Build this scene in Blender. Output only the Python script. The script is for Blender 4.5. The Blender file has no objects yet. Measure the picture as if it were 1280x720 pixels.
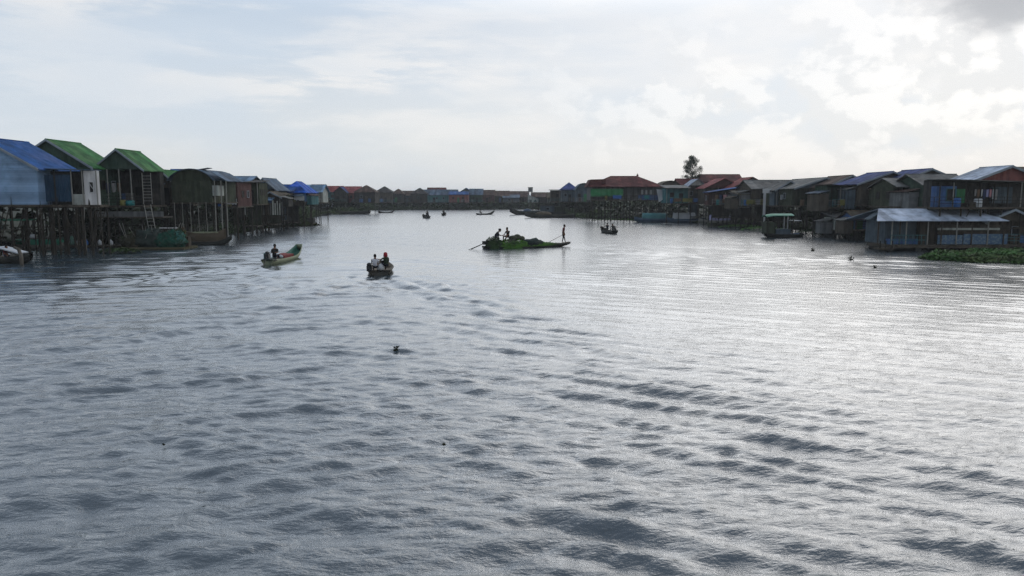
import bpy, bmesh, math, random
import numpy as np
from mathutils import Vector, Matrix, noise as mnoise

PI = math.pi
S = bpy.context.scene
COL = S.collection
rng = random.Random(11)

# ------------------------------------------------------------------ camera geometry
CAM_H, F = 5.0, 914.0
TH = math.atan(114.0 / F)                       # the lens looks down by this angle
def zat(D, py):                                  # height of a thing seen at row py when it stands D metres off
    return CAM_H + D * math.tan(math.atan((360 - py) / F) - TH)
def xat(px, D, z=2.0):
    return (px - 640) / F * (D * math.cos(TH) + (CAM_H - z) * math.sin(TH))
def wat(px, py):                                 # point of the water surface
    D = CAM_H / math.tan(TH - math.atan((360 - py) / F))
    return Vector((xat(px, D, 0), D, 0))

# ------------------------------------------------------------------ materials
MATS = {}
def nn(nt, t, **kw):
    n = nt.nodes.new(t)
    for k, v in kw.items(): setattr(n, k, v)
    return n
def mat(name, color, rough=0.8, kind='plain', var=0.35, color2=None, metal=0.0, scale=1.0):
    key = (name, kind)
    if key in MATS: return MATS[key]
    m = bpy.data.materials.new(name + ('' if kind == 'plain' else '_' + kind)); m.use_nodes = True
    nt = m.node_tree; L = nt.links
    b = nt.nodes['Principled BSDF']
    b.inputs['Roughness'].default_value = rough
    b.inputs['Metallic'].default_value = metal
    b.inputs['Specular IOR Level'].default_value = 0.12
    tc = nn(nt, 'ShaderNodeTexCoord'); oi = nn(nt, 'ShaderNodeObjectInfo')
    add = nn(nt, 'ShaderNodeVectorMath', operation='ADD')
    L.new(tc.outputs['Object'], add.inputs[0])
    mul = nn(nt, 'ShaderNodeMath', operation='MULTIPLY'); mul.inputs[1].default_value = 37.0
    L.new(oi.outputs['Random'], mul.inputs[0]); L.new(mul.outputs[0], add.inputs[1])
    ns = nn(nt, 'ShaderNodeTexNoise'); ns.inputs['Scale'].default_value = 0.9 * scale; ns.inputs['Detail'].default_value = 7
    ns.inputs['Roughness'].default_value = 0.65
    L.new(add.outputs[0], ns.inputs['Vector'])
    rp = nn(nt, 'ShaderNodeMapRange'); rp.inputs[1].default_value = 0.3; rp.inputs[2].default_value = 0.7
    rp.inputs[3].default_value = 1 - var; rp.inputs[4].default_value = 1 + var * 0.6
    L.new(ns.outputs['Fac'], rp.inputs[0])
    fac = rp.outputs[0]
    sep = nn(nt, 'ShaderNodeSeparateXYZ'); L.new(tc.outputs['Object'], sep.inputs[0])
    bump_h = None
    if kind in ('ribx', 'riby', 'plank', 'board'):
        if kind == 'ribx': src, step, freq = sep.outputs['X'], 0.85, 0.17
        elif kind == 'riby': src, step, freq = sep.outputs['Y'], 0.85, 0.17
        elif kind == 'board': src, step, freq = sep.outputs['Z'], 0.2, 0.2
        else:
            s_ = nn(nt, 'ShaderNodeMath', operation='ADD'); L.new(sep.outputs['X'], s_.inputs[0]); L.new(sep.outputs['Y'], s_.inputs[1])
            src, step, freq = s_.outputs[0], 0.3, 0.3
        sn = nn(nt, 'ShaderNodeMath', operation='SNAP'); sn.inputs[1].default_value = step; L.new(src, sn.inputs[0])
        s2 = nn(nt, 'ShaderNodeMath', operation='ADD'); L.new(sn.outputs[0], s2.inputs[0]); L.new(mul.outputs[0], s2.inputs[1])
        wn = nn(nt, 'ShaderNodeTexWhiteNoise', noise_dimensions='1D'); L.new(s2.outputs[0], wn.inputs['W'])
        r2 = nn(nt, 'ShaderNodeMapRange'); r2.inputs[3].default_value = 1 - var * 0.7; r2.inputs[4].default_value = 1 + var * 0.35
        L.new(wn.outputs['Value'], r2.inputs[0])
        f2 = nn(nt, 'ShaderNodeMath', operation='MULTIPLY'); L.new(fac, f2.inputs[0]); L.new(r2.outputs[0], f2.inputs[1]); fac = f2.outputs[0]
        w = nn(nt, 'ShaderNodeMath', operation='MULTIPLY'); w.inputs[1].default_value = 2 * PI / freq; L.new(src, w.inputs[0])
        sw = nn(nt, 'ShaderNodeMath', operation='SINE'); L.new(w.outputs[0], sw.inputs[0]); bump_h = sw.outputs[0]
    mx = nn(nt, 'ShaderNodeMix', data_type='RGBA', blend_type='MULTIPLY'); mx.inputs['Factor'].default_value = 1
    base = nn(nt, 'ShaderNodeMix', data_type='RGBA')
    c2 = color2 or tuple(c * 0.6 + g * 0.4 for c, g in zip(color, (0.10, 0.08, 0.06)))
    n2 = nn(nt, 'ShaderNodeTexNoise'); n2.inputs['Scale'].default_value = 0.45 * scale; n2.inputs['Detail'].default_value = 9; n2.inputs['Roughness'].default_value = 0.7
    L.new(add.outputs[0], n2.inputs['Vector'])
    r3 = nn(nt, 'ShaderNodeMapRange'); r3.inputs[1].default_value = 0.48; r3.inputs[2].default_value = 0.68; r3.inputs[4].default_value = min(1, var * 2)
    L.new(n2.outputs['Fac'], r3.inputs[0]); L.new(r3.outputs[0], base.inputs['Factor'])
    base.inputs['A'].default_value = (*color, 1); base.inputs['B'].default_value = (*c2, 1)
    cmb = nn(nt, 'ShaderNodeCombineColor')
    for i in range(3): L.new(fac, cmb.inputs[i])
    L.new(base.outputs['Result'], mx.inputs['A']); L.new(cmb.outputs[0], mx.inputs['B'])
    L.new(mx.outputs['Result'], b.inputs['Base Color'])
    if bump_h is not None:
        bp = nn(nt, 'ShaderNodeBump'); bp.inputs['Strength'].default_value = 0.35; bp.inputs['Distance'].default_value = 0.02
        L.new(bump_h, bp.inputs['Height']); L.new(bp.outputs[0], b.inputs['Normal'])
    MATS[key] = m
    return m

RC = dict(                                      # sheet-metal and tile roofs
    blue=(0.016, 0.095, 0.30), green=(0.04, 0.165, 0.05), paleblue=(0.16, 0.27, 0.40), red=(0.23, 0.045, 0.045),
    darkred=(0.115, 0.03, 0.03), brown=(0.085, 0.055, 0.045), dark=(0.05, 0.05, 0.05), grey=(0.15, 0.155, 0.15),
    silver=(0.40, 0.47, 0.57), bright=(0.012, 0.10, 0.48), steel=(0.09, 0.14, 0.20), navy=(0.028, 0.06, 0.20), thatch=(0.09, 0.075, 0.05),
    pink=(0.30, 0.08, 0.085))
WC = dict(                                      # board and sheet walls
    paleblue=(0.15, 0.24, 0.36), darkgreen=(0.022, 0.045, 0.032), olive=(0.028, 0.036, 0.022), maroon=(0.055, 0.026, 0.024),
    brown=(0.050, 0.043, 0.033), dark=(0.028, 0.028, 0.026), grey=(0.095, 0.10, 0.10), green=(0.025, 0.14, 0.055), blue=(0.035, 0.085, 0.20),
    teal=(0.035, 0.11, 0.12), white=(0.42, 0.43, 0.42), brick=(0.13, 0.045, 0.04), pale=(0.26, 0.28, 0.26), slate=(0.05, 0.07, 0.085))
def roofmat(c, axis): return mat('roof_' + c, tuple(v*.9 for v in RC[c]), 0.8, 'rib' + axis, 0.6, color2=tuple(v*.75+w_*.45 for v, w_ in zip(RC[c], (.12, .075, .05))))
def wallmat(c, kind='plank'): return mat('wall_' + c, tuple(min(.6, v*1.45+.004) for v in WC[c]), 0.85, kind, 0.4)
WOOD = mat('weathered_wood', (0.055, 0.045, 0.034), 0.9, 'plain', 0.5)
POLE = mat('pole_wood', (0.034, 0.031, 0.025), 0.9, 'plain', 0.5)
PALEPOLE = mat('pale_pole_wood', (0.24, 0.24, 0.22), 0.85, 'plain', 0.4)
TRIM = mat('grey_trim', (0.22, 0.26, 0.30), 0.6)
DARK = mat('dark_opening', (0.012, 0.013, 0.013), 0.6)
WHITE = mat('white_paint', (0.52, 0.53, 0.53), 0.6, 'plain', 0.2)
SKIN = mat('skin', (0.17, 0.085, 0.05), 0.6, 'plain', 0.05)
HAIR = mat('black_hair', (0.008, 0.007, 0.007), 0.5, 'plain', 0.05)

# ------------------------------------------------------------------ mesh helper
class MB:
    def __init__(s): s.v = []; s.f = []; s.m = []; s.cur = 0
    def add(s, vs, fs):
        o = len(s.v); s.v += [tuple(v) for v in vs]
        for f in fs: s.f.append(tuple(i + o for i in f)); s.m.append(s.cur)
    def box(s, x0, x1, y0, y1, z0, z1):
        s.add([(x0,y0,z0),(x1,y0,z0),(x1,y1,z0),(x0,y1,z0),(x0,y0,z1),(x1,y0,z1),(x1,y1,z1),(x0,y1,z1)],
              [(0,3,2,1),(4,5,6,7),(0,1,5,4),(1,2,6,5),(2,3,7,6),(3,0,4,7)])
    def prism(s, pts, y0, y1, axis='y'):        # polygon of (x, z) drawn counter-clockwise, pushed along y (or (y, z) along x)
        n = len(pts)
        if axis == 'y': vs = [(p[0], y0, p[1]) for p in pts] + [(p[0], y1, p[1]) for p in pts]
        else: vs = [(y0, p[0], p[1]) for p in pts] + [(y1, p[0], p[1]) for p in pts]
        s.add(vs, [tuple(range(n)), tuple(range(2*n-1, n-1, -1))] + [(i, i+n, (i+1) % n + n, (i+1) % n) for i in range(n)])
    def tube(s, pts, rs, n=6, caps=True):
        pts = [Vector(p) for p in pts]
        if not isinstance(rs, (list, tuple)): rs = [rs] * len(pts)
        vs = []
        for i, p in enumerate(pts):
            d = (pts[min(i+1, len(pts)-1)] - pts[max(i-1, 0)]).normalized()
            a = d.cross(Vector((0, 0, 1)) if abs(d.z) < 0.9 else Vector((1, 0, 0))).normalized(); b = d.cross(a)
            for k in range(n):
                t = 2 * PI * k / n
                vs.append(p + (a * math.cos(t) + b * math.sin(t)) * rs[i])
        fs = []
        for i in range(len(pts)-1):
            for k in range(n):
                fs.append((i*n+k, i*n+(k+1) % n, (i+1)*n+(k+1) % n, (i+1)*n+k))
        if caps: fs += [tuple(range(n-1, -1, -1)), tuple(range((len(pts)-1)*n, len(pts)*n))]
        s.add(vs, fs)
    def lathe(s, prof, n=10, c=(0,0,0)):        # profile of (r, z)
        s.tube([(c[0], c[1], c[2] + z) for r, z in prof], [max(r, 0.001) for r, z in prof], n)
    def ell(s, c, r, nu=8, nv=6):
        vs = [(c[0], c[1], c[2] - r[2])]; fs = []
        for j in range(1, nv):
            p = -PI/2 + PI * j / nv
            for i in range(nu):
                t = 2*PI*i/nu
                vs.append((c[0]+r[0]*math.cos(p)*math.cos(t), c[1]+r[1]*math.cos(p)*math.sin(t), c[2]+r[2]*math.sin(p)))
        vs.append((c[0], c[1], c[2] + r[2])); top = len(vs)-1
        for i in range(nu): fs.append((0, 1+(i+1) % nu, 1+i)); fs.append((top, 1+(nv-2)*nu+i, 1+(nv-2)*nu+(i+1) % nu))
        for j in range(nv-2):
            for i in range(nu): fs.append((1+j*nu+i, 1+j*nu+(i+1) % nu, 1+(j+1)*nu+(i+1) % nu, 1+(j+1)*nu+i))
        s.add(vs, fs)
    def build(s, name, mats, parent=None, smooth=False, loc=None, rz=0):
        me = bpy.data.meshes.new(name); me.from_pydata(s.v, [], s.f)
        if not isinstance(mats, (list, tuple)): mats = [mats]
        for m in mats: me.materials.append(m)
        if len(mats) > 1: me.polygons.foreach_set('material_index', s.m)
        if smooth: me.polygons.foreach_set('use_smooth', [True]*len(s.f))
        bm = bmesh.new(); bm.from_mesh(me); bmesh.ops.recalc_face_normals(bm, faces=bm.faces); bm.to_mesh(me); bm.free()
        me.update()
        o = bpy.data.objects.new(name, me); COL.objects.link(o)
        if parent: o.parent = parent
        if loc is not None: o.location = loc
        o.rotation_euler.z = rz
        return o
def tag(o, label=None, cat=None, group=None, kind=None):
    if label: o['label'] = label
    if cat: o['category'] = cat
    if group: o['group'] = group
    if kind: o['kind'] = kind
    return o
def thing(name, label, cat, loc=(0,0,0), rz=0, group=None):
    o = bpy.data.objects.new(name, None); COL.objects.link(o); o.location = loc; o.rotation_euler.z = rz
    o.empty_display_size = 0.2
    return tag(o, label, cat, group)
def link_copy(src, parent):
    c = src.copy(); COL.objects.link(c); c.parent = parent; return c
def copy_tree(o, parent=None):
    c = o.copy(); COL.objects.link(c); c.parent = parent
    for ch in list(o.children): copy_tree(ch, c)
    return c

# ------------------------------------------------------------------ houses
STILT_ME = []
for k in range(5):
    b = MB(); r = random.Random(k)
    b.tube([(0,0,0), (r.uniform(-.05,.05), r.uniform(-.05,.05), .5), (r.uniform(-.04,.04), r.uniform(-.04,.04), 1)], [1.0, .93, .85], 6)
    me = bpy.data.meshes.new('stilt'); me.from_pydata(b.v, [], b.f); me.materials.append(POLE); STILT_ME.append(me)
def stilt(parent, x, y, z0, z1, r=0.075, name='stilt', pale=False):
    me = rng.choice(STILT_ME)
    o = bpy.data.objects.new(name, me); COL.objects.link(o); o.parent = parent
    o.location = (x, y, z0); o.scale = (r, r, z1 - z0)
    return o

def roof_mesh(kind, w, y0, y1, ze, zr, oh, t=0.07, skew=0.0):
    """w: wall width; returns builder of a roof slab over x in [-w/2,w/2], y in [y0,y1]"""
    b = MB(); a = w/2 + oh; ya, yb = y0 - oh, y1 + oh
    if kind == 'gy':
        k = (zr - ze) / (w/2); e = zr - k*a
        n = max(3, int((yb-ya)/.85)); dy = (yb-ya)/n
        for i in range(n):
            for sg in (-1, 1):
                ex = rng.uniform(-.03, .10); dz = rng.uniform(0, .02); A = a+ex; E = e-k*ex+dz
                pl = [(-A, E), (skew-.001, zr+dz), (skew-.001, zr+t+dz), (-A, E+t)] if sg < 0 else [(skew+.001, zr+dz), (A, E), (A, E+t), (skew+.001, zr+t+dz)]
                b.prism(pl, ya+i*dy+.001, ya+(i+1)*dy)
        return b, e
    if kind == 'gx':
        yc = (y0+y1)/2; k = (zr - ze) / ((y1-y0)/2); e = zr - k*((y1-y0)/2+oh)
        n = max(3, int(2*a/.85)); dx = 2*a/n
        for i in range(n):
            for sg in (-1, 1):
                ex = rng.uniform(-.03, .10); dz = rng.uniform(0, .02); E = e-k*ex+dz
                pl = [(ya-ex, E), (yc-.001, zr+dz), (yc-.001, zr+t+dz), (ya-ex, E+t)] if sg < 0 else [(yc+.001, zr+dz), (yb+ex, E), (yb+ex, E+t), (yc+.001, zr+t+dz)]
                b.prism(pl, -a+i*dx+.001, -a+(i+1)*dx, 'x')
        return b, e
    if kind in ('hx', 'hy'):
        yc = (y0+y1)/2; hd = (yb-ya)/2
        if kind == 'hx':
            ins = min(a*0.95, hd) ; P = [(-a+ins, yc), (a-ins, yc)]
        else:
            ins = min(hd*0.95, a); P = [(0, ya+ins), (0, yb-ins)]
        e = ze - 0.1
        vs = []
        for dz in (0, t): vs += [(-a,ya,e+dz),(a,ya,e+dz),(a,yb,e+dz),(-a,yb,e+dz),(P[0][0],P[0][1],zr+dz),(P[1][0],P[1][1],zr+dz)]
        fs = []
        for o in (0, 6):
            if kind == 'hx': fs += [(o,o+1,o+5,o+4),(o+1,o+2,o+5),(o+2,o+3,o+4,o+5),(o+3,o,o+4)]
            else: fs += [(o,o+1,o+4),(o+1,o+2,o+5,o+4),(o+2,o+3,o+5),(o+3,o,o+4,o+5)]
        fs += [(0,1,7,6),(1,2,8,7),(2,3,9,8),(3,0,6,9)]
        b.add(vs, fs); return b, e
    if kind == 'sy':                             # lean-to, low edge at the front
        k = (zr-ze)/(y1-y0); e = ze - k*oh
        b.prism([(ya, e), (yb, zr + k*oh), (yb, zr + k*oh + t), (ya, e + t)], -a, a, 'x'); return b, e
    if kind in ('sx', 'sxr'):                    # lean-to falling to the left (or to the right)
        s = 1 if kind == 'sx' else -1
        pts = [(-a*s, ze), (a*s, zr), (a*s, zr+t), (-a*s, ze+t)]
        b.prism(pts if s > 0 else pts[::-1], ya, yb); return b, ze
    if kind == 'arch':
        n = 12; lo = []; hi = []
        for i in range(n+1):
            x = -a + 2*a*i/n; z = ze + (zr-ze)*(1-(x/a)**2)**0.8 if abs(x) < a else ze
            lo.append((x, z)); hi.append((x, z+t))
        for i in range(n):
            b.prism([lo[i], lo[i+1], hi[i+1], hi[i]], ya, yb)
        return b, ze

def window(parent, x, z, w, h, y, frame=TRIM, side=None, shut=None):
    """y: wall face (front); side=+1/-1: on the side wall at x=side*..., y is then position along depth"""
    f = MB(); g = 0.06
    def bx(mb, u0, u1, v0, v1, d0, d1):
        if side is None: mb.box(x+u0, x+u1, y-d1, y-d0, z+v0, z+v1)
        else:
            xa, xb = sorted((x+side*d0, x+side*d1)); mb.box(xa, xb, y+u0, y+u1, z+v0, z+v1)
    bx(f, -w/2, -w/2+g, -h/2, h/2, .003, .06); bx(f, w/2-g, w/2, -h/2, h/2, .003, .06)
    bx(f, -w/2+g, w/2-g, h/2-g, h/2, .003, .06); bx(f, -w/2+g, w/2-g, -h/2, -h/2+g, .003, .07)
    fo = f.build('window', frame, parent)
    p = MB(); bx(p, -w/2+g, w/2-g, -h/2+g, h/2-g, .004, .02); p.build('pane', shut or DARK, fo)
    return fo

HOUSES = {}; INFO = {}
def house(label, xl, xr, D, yf, ye, yr, depth, kind='gy', roof='grey', wall='brown', name='stilt_house', rot=0, ver=0.0, oh=0.35,
          stilts=None, deck=0.8, rail=True, wins=None, gable=None, floor0=None, key=None, group=None, posts=None, cat='house', base=None,
          skew=0.0, panels=2, door=True, wallkind='plank', sidedeck=0.0, fascia=None, braces=3):
    zf, ze, zr = zat(D, yf), zat(D, ye), zat(D, yr)
    zb = -1.2 if base is None else base
    XL, XR = xat(xl, D, ze), xat(xr, D, ze)
    w = XR - XL - 2*oh; cx = (XL+XR)/2
    h = thing(name, label, cat, (cx, D, 0), rot, group)
    near = D < 125
    r = random.Random(int(xl*7+D*3))
    side = 1 if cx < 0 else -1
    if ver == 0 and 80 < D < 170 and kind in ('gy', 'gx', 'sy') and door and rng.random() < .6: ver = rng.choice([.9, 1.3])
    # deck
    b = MB()
    xa, xb = -w/2-.15, w/2+.15
    if side > 0: xb += sidedeck
    else: xa -= sidedeck
    b.box(xa, xb, -deck, depth+.1, zf-.16, zf)
    b.build('deck', wallmat('brown'), h)
    # walls
    rb, e = roof_mesh(kind, w, 0, depth, ze, zr, oh, 0.07, skew)
    b = MB(); y0 = ver
    hw = w/2
    if kind == 'gy':
        b.prism([(-hw, zf), (hw, zf), (hw, ze-.03), (-hw, ze-.03)], y0, depth)
        g = MB(); g.prism([(-hw, ze-.028), (hw, ze-.028), (skew, zr-.03)], .04, depth-.02)
        go = g
    elif kind == 'gx':
        b.prism([(y0, zf), (depth, zf), (depth, ze-.03), (y0, ze-.03)], -hw, hw, 'x')
        g = MB(); g.prism([(0, ze-.028), (depth, ze-.028), (depth/2, zr-.03)], -hw+.02, hw-.02, 'x'); go = g
    elif kind == 'arch':
        b.box(-hw, hw, y0, depth, zf, ze-.01); go = MB()
        pts = [(-hw, ze-.008)] + [(hw, ze-.008)]
        n = 12
        for i in range(n-1, 0, -1):
            x = -hw + 2*hw*i/n; pts.append((x, ze + (zr-ze)*(1-(x/(hw+oh))**2)**0.8 - .03))
        go.prism(pts, .02, depth-.02)
    else:
        zt = (min(ze, zr)-.03) if kind in ('sx', 'sxr', 'sy') else ze-.13
        b.box(-hw, hw, y0, depth, zf, zt); go = None
        if kind in ('sx', 'sxr'):
            s = 1 if kind == 'sx' else -1
            go = MB(); pts = [(-hw*s, zt+.002), (hw*s, zt+.002), (hw*s, max(ze, zr)-.04)]; go.prism(pts if s > 0 else pts[::-1], y0+.02, depth-.02)
    wo = b.build('wall', wallmat(wall, wallkind), h)
    if go and go.v: go.build('gable', wallmat(gable or wall, wallkind), h)
    ro = rb.build('roof', roofmat(roof, 'y' if kind in ('gy', 'hy', 'arch') else 'x'), h)
    if kind == 'gy' and D < 130:
        c = MB(); c.tube([(skew, -oh-.05, zr+.07), (skew, depth+oh+.05, zr+.07)], .07, 6); c.build('ridge_cap', roofmat(roof, 'y'), ro)
        c = MB(); k = (zr-ze)/(w/2); a = hw+oh
        c.prism([(-a-.03, e-.14), (skew, zr-.12), (skew, zr+.09), (-a-.03, e+.09)], -oh-.06, -oh-.01)
        c.prism([(skew+.002, zr-.12), (a+.03, e-.14), (a+.03, e+.09), (skew+.002, zr+.09)], -oh-.06, -oh-.01)
        c.build('fascia', fascia or TRIM, ro)
    if kind == 'gx' and D < 130:
        c = MB(); c.tube([(-hw-oh-.04, depth/2, zr+.07), (hw+oh+.04, depth/2, zr+.07)], .07, 6); c.build('ridge_cap', roofmat(roof, 'x'), ro)
    H = ze - zf
    # veranda posts
    if ver or posts:
        n = posts or max(2, int(w/2.2)+1)
        for i in range(n):
            x = -hw+.08 + (w-.16)*i/(n-1)
            zt = (e if kind in ('gx', 'sy') else ze) + .02
            q = MB(); q.tube([(x, .08 - (0 if ver else .3), zf), (x, .08 - (0 if ver else .3), zt-.03)], .055, 6); q.build('post', PALEPOLE if r.random() < .6 else POLE, h)
    # openings
    if door:
        x = r.uniform(-hw*.5, hw*.5); dh = min(1.9, H*.8)
        q = MB(); q.box(x-.4, x+.4, y0-.04, y0-.003, zf+.02, zf+dh); do = q.build('door', DARK if r.random() < .6 else wallmat(r.choice(['blue', 'green', 'brown']) ), h)
    else: x = 99
    nw = wins if wins is not None else max(1, int(w/3.4))
    for i in range(nw):
        wx = -hw + w*(i+.5)/nw + r.uniform(-.2, .2)
        if abs(wx-x) < .95: wx = wx + (1.0 if wx > x else -1.0)
        if abs(wx) > hw-.45: continue
        window(h, wx, zf+H*.55, .75, min(.9, H*.4), y0, r.choice([TRIM, WOOD, wallmat('teal'), wallmat('brown')]))
    if D < 135 and depth > 3 and (wins is None or wins > 0):
        for yy in (depth*.35, depth*.72):
            window(h, side*hw, zf+H*.55, .8, min(.9, H*.4), yy, r.choice([TRIM, WOOD, WOOD]), side=side)
    # odd sheets nailed over the wall
    for i in range(panels):
        pw = r.uniform(.6, 1.3); px = r.uniform(-hw+.1, hw-pw-.1) if hw > pw else None
        if px is None or (px < x+.45 and px+pw > x-.45): continue
        ph = r.uniform(.3, .8)*H*.8; pz = zf + r.choice([.05, .12])
        q = MB(); q.box(px, px+pw, y0-.03-.004*i, y0-.006, pz, pz+min(ph, H*.32)); q.build('wall_sheet', wallmat(r.choice(['grey', 'teal', 'brown', 'blue', 'slate', 'dark', 'maroon'])), h)
    # makeshift additions: front awning, side annexe, aerial
    if 76 < D < 190 and kind != 'arch' and door:
        if r.random() < .55:
            aw = r.uniform(.35, .7)*w; ax = r.uniform(-hw, hw-aw); az_ = zf+H*r.uniform(.78, .92)
            q = MB(); q.prism([(-deck-r.uniform(.1, .5), az_-.35), (-.05, az_), (-.05, az_+.05), (-deck-.1, az_-.30)], ax, ax+aw, 'x'); q.build('awning', roofmat(r.choice(['grey', 'thatch', 'steel', 'brown', 'paleblue']), 'x'), h)
            for xx_ in (ax+.08, ax+aw-.08): q = MB(); q.tube([(xx_, -deck+.02, zf), (xx_, -deck+.02, az_-.3)], .035, 5); q.build('awning_post', POLE, h)
        if r.random() < .6:
            lw = r.uniform(.8, 1.6); lh = H*r.uniform(.55, .8); x0_ = hw+.05 if side > 0 else -hw-.05-lw; d0, d1 = depth*.1, depth*r.uniform(.6, .95)
            q = MB(); q.box(x0_, x0_+lw, d0, d1, zf-.5, zf+lh); an = q.build('annexe', wallmat(r.choice(['brown', 'grey', 'slate', 'olive', 'dark', 'teal'])), h)
            q = MB(); hi, lo = zf+lh+.35, zf+lh+.02
            pl = [(x0_-.1, hi), (x0_+lw+.25, lo), (x0_+lw+.25, lo+.05), (x0_-.1, hi+.05)] if side > 0 else [(x0_-.25, lo), (x0_+lw+.1, hi), (x0_+lw+.1, hi+.05), (x0_-.25, lo+.05)]
            q.prism(pl, d0-.2, d1+.2); q.build('annexe_roof', roofmat(r.choice(['grey', 'thatch', 'brown', 'steel']), 'y'), an)
        if r.random() < .07:
            q = MB(); ax = r.uniform(-hw*.6, hw*.6); q.tube([(ax, depth*.6, ze), (ax, depth*.6, zr+r.uniform(1, 2))], .025, 4); zt__ = zr+.9
            for kk in range(3): q.tube([(ax-.35, depth*.6, zt__-.15*kk), (ax+.35, depth*.6, zt__-.15*kk)], .015, 4)
            q.build('aerial', DARK, h)
        if zf > 2.2 and r.random() < .7:           # lower landing under the house with a skirt of boards
            lx = r.uniform(xa, xb-2.5); lw = r.uniform(2, max(2.2, min(w*.7, 5))); lz = r.uniform(.8, 1.7)
            q = MB(); q.box(lx, min(lx+lw, xb), -deck-r.uniform(.3, 1.2), 1.0, lz-.1, lz); q.build('lower_landing', wallmat('brown'), h)
            q = MB(); q.box(lx+.1, min(lx+lw, xb)-.1, .9, .96, lz, zf-.2); q.build('skirt_boards', wallmat(r.choice(['dark', 'brown', 'olive', 'slate'])), h)
    # railing along the deck
    if rail and deck > .5:
        q = MB(); yy = -deck+.06; n = max(3, int((xb-xa)/1.1))
        for i in range(n+1):
            x_ = xa+.04 + (xb-xa-.08)*i/n; q.tube([(x_, yy, zf), (x_, yy, zf+.95)], .03, 4)
        for zz in (.35, .65, .95): q.tube([(xa+.04, yy, zf+zz), (xb-.04, yy, zf+zz)], .025, 4)
        if sidedeck:
            xs = xb-.05 if side > 0 else xa+.05
            for zz in (.5, .95): q.tube([(xs, yy, zf+zz), (xs, depth, zf+zz)], .025, 4)
            for i in range(4): q.tube([(xs, yy+(depth-yy)*(i+1)/4, zf), (xs, yy+(depth-yy)*(i+1)/4, zf+.95)], .03, 4)
        q.build('railing', r.choice([POLE, POLE, PALEPOLE, wallmat('teal')]), h)
    # stilts
    if stilts is None:
        stilts = (max(3, int(w/1.5)), 3) if near else ((max(3, int(w/2.6)), 2) if D < 230 else (3, 2))
    if stilts:
        nx, ny = stilts
        for j in range(ny):
            for i in range(nx):
                x_ = xa+.15 + (xb-xa-.3)*i/max(1, nx-1) + r.uniform(-.12, .12)
                y_ = -deck+.15 + (depth+deck-.3)*j/max(1, ny-1)
                stilt(h, x_, y_, zb, zf-.15, r.uniform(.06, .1) if near else .09)
        if near:
            for i in range(braces):
                x0 = r.uniform(xa, xb-1.5); q = MB(); yb_ = -deck+r.choice([0.05, .9])
                z0, z1 = r.uniform(.1, .8), zf-.3
                q.tube([(x0, yb_, z0), (x0+r.uniform(1, 2.2)*r.choice([-.6, 1]), yb_, z1)], .045, 5); q.build('brace', POLE, h)
            q = MB(); zz = zf*.5; q.tube([(xa, -deck, zz), (xb, -deck, zz+.1)], .05, 5); q.build('cross_beam', POLE, h)
    HOUSES[key or label] = h; INFO[h.name] = dict(w=w, zf=zf, deck=deck)
    return h, dict(w=w, hw=hw, zf=zf, ze=ze, zr=zr, D=D, d=depth, side=side)

# --- left bank, near
h1, i1 = house('pale blue board house with bright blue roof, cut by left edge of the picture', -86, 50, 62, 256, 209.5, 172.5, 5.5, 'gy', 'blue', 'paleblue',
      gable='paleblue', wallkind='board', oh=.3, deck=.2, rail=False, wins=0, door=False, panels=0, stilts=(8, 4), braces=6)
# lean-to next to it with tarpaulin and the white wall
h2 = thing('veranda_house', 'flat roofed lean-to with dark blue tarpaulin front and white right wall, beside pale blue house', 'house', (xat(50, 63, 4), 63, 0))
zf, ze = zat(63, 256), zat(63, 213); W2 = xat(124, 63, 4)-xat(50, 63, 4); sx = W2/74.0
b = MB(); b.box(.03, W2+.1, -.2, 1.3, zf-.18, zf); b.build('deck', wallmat('brown'), h2)
b = MB(); b.prism([(0.02, ze+.13), (W2-.3, ze), (W2-.3, ze+.06), (.02, ze+.2)], -.4, 1.3); b.build('roof', roofmat('steel', 'x'), h2)
b = MB(); b.box(.03, W2-.35, .8, .95, zf, ze-.05); b.build('back_wall', wallmat('dark'), h2)
b = MB(); n = 24
vs = []
for i in range(n+1):
    for j in range(2):
        vs.append((.05+(42*sx-.1)*i/n, -.05+.06*math.sin(i*1.9), (zat(63, 252), zat(63, 218.5))[j]))
b.add(vs + [(v[0], v[1]+.03, v[2]) for v in vs], [(2*i, 2*i+2, 2*i+3, 2*i+1) for i in range(n)] + [(2*i+1+2*n+2, 2*i+3+2*n+2, 2*i+2+2*n+2, 2*i+2*n+2) for i in range(n)])
b.build('tarpaulin', mat('dark_blue_tarp', (0.014, 0.045, 0.085), .5), h2, True)
b = MB(); b.box(57*sx, W2, 0, .35, zf, ze-.03); wo = b.build('wall', wallmat('white'), h2)
window(h2, 66.5*sx, zat(63, 234), 6*sx, 14*sx, 0, WHITE)
b = MB(); b.add([(63*sx, -.02, zat(63, 227)), (63*sx, -.04, zat(63, 227)), (72.5*sx, -.6, zat(63, 235)), (72.5*sx, -.62, zat(63, 235)),
                 (63*sx, -.02, zat(63, 228.2)), (63*sx, -.04, zat(63, 228.2)), (72.5*sx, -.6, zat(63, 236.2)), (72.5*sx, -.62, zat(63, 236.2))],
                [(0,1,3,2),(4,6,7,5),(0,2,6,4),(1,5,7,3),(0,4,5,1),(2,3,7,6)])
b.build('shutter', WHITE, h2)
b = MB(); b.box(43*sx, 57*sx, -.1, .6, zf, zf+.9); b.build('counter', wallmat('pale'), h2)
for xx in (1, 22, 43, 56.5, 74):
    q = MB(); q.tube([(xx*sx, -.15, zf), (xx*sx, -.15, ze+.03)], .05, 6); q.build('post', PALEPOLE if xx > 30 else POLE, h2)
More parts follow.
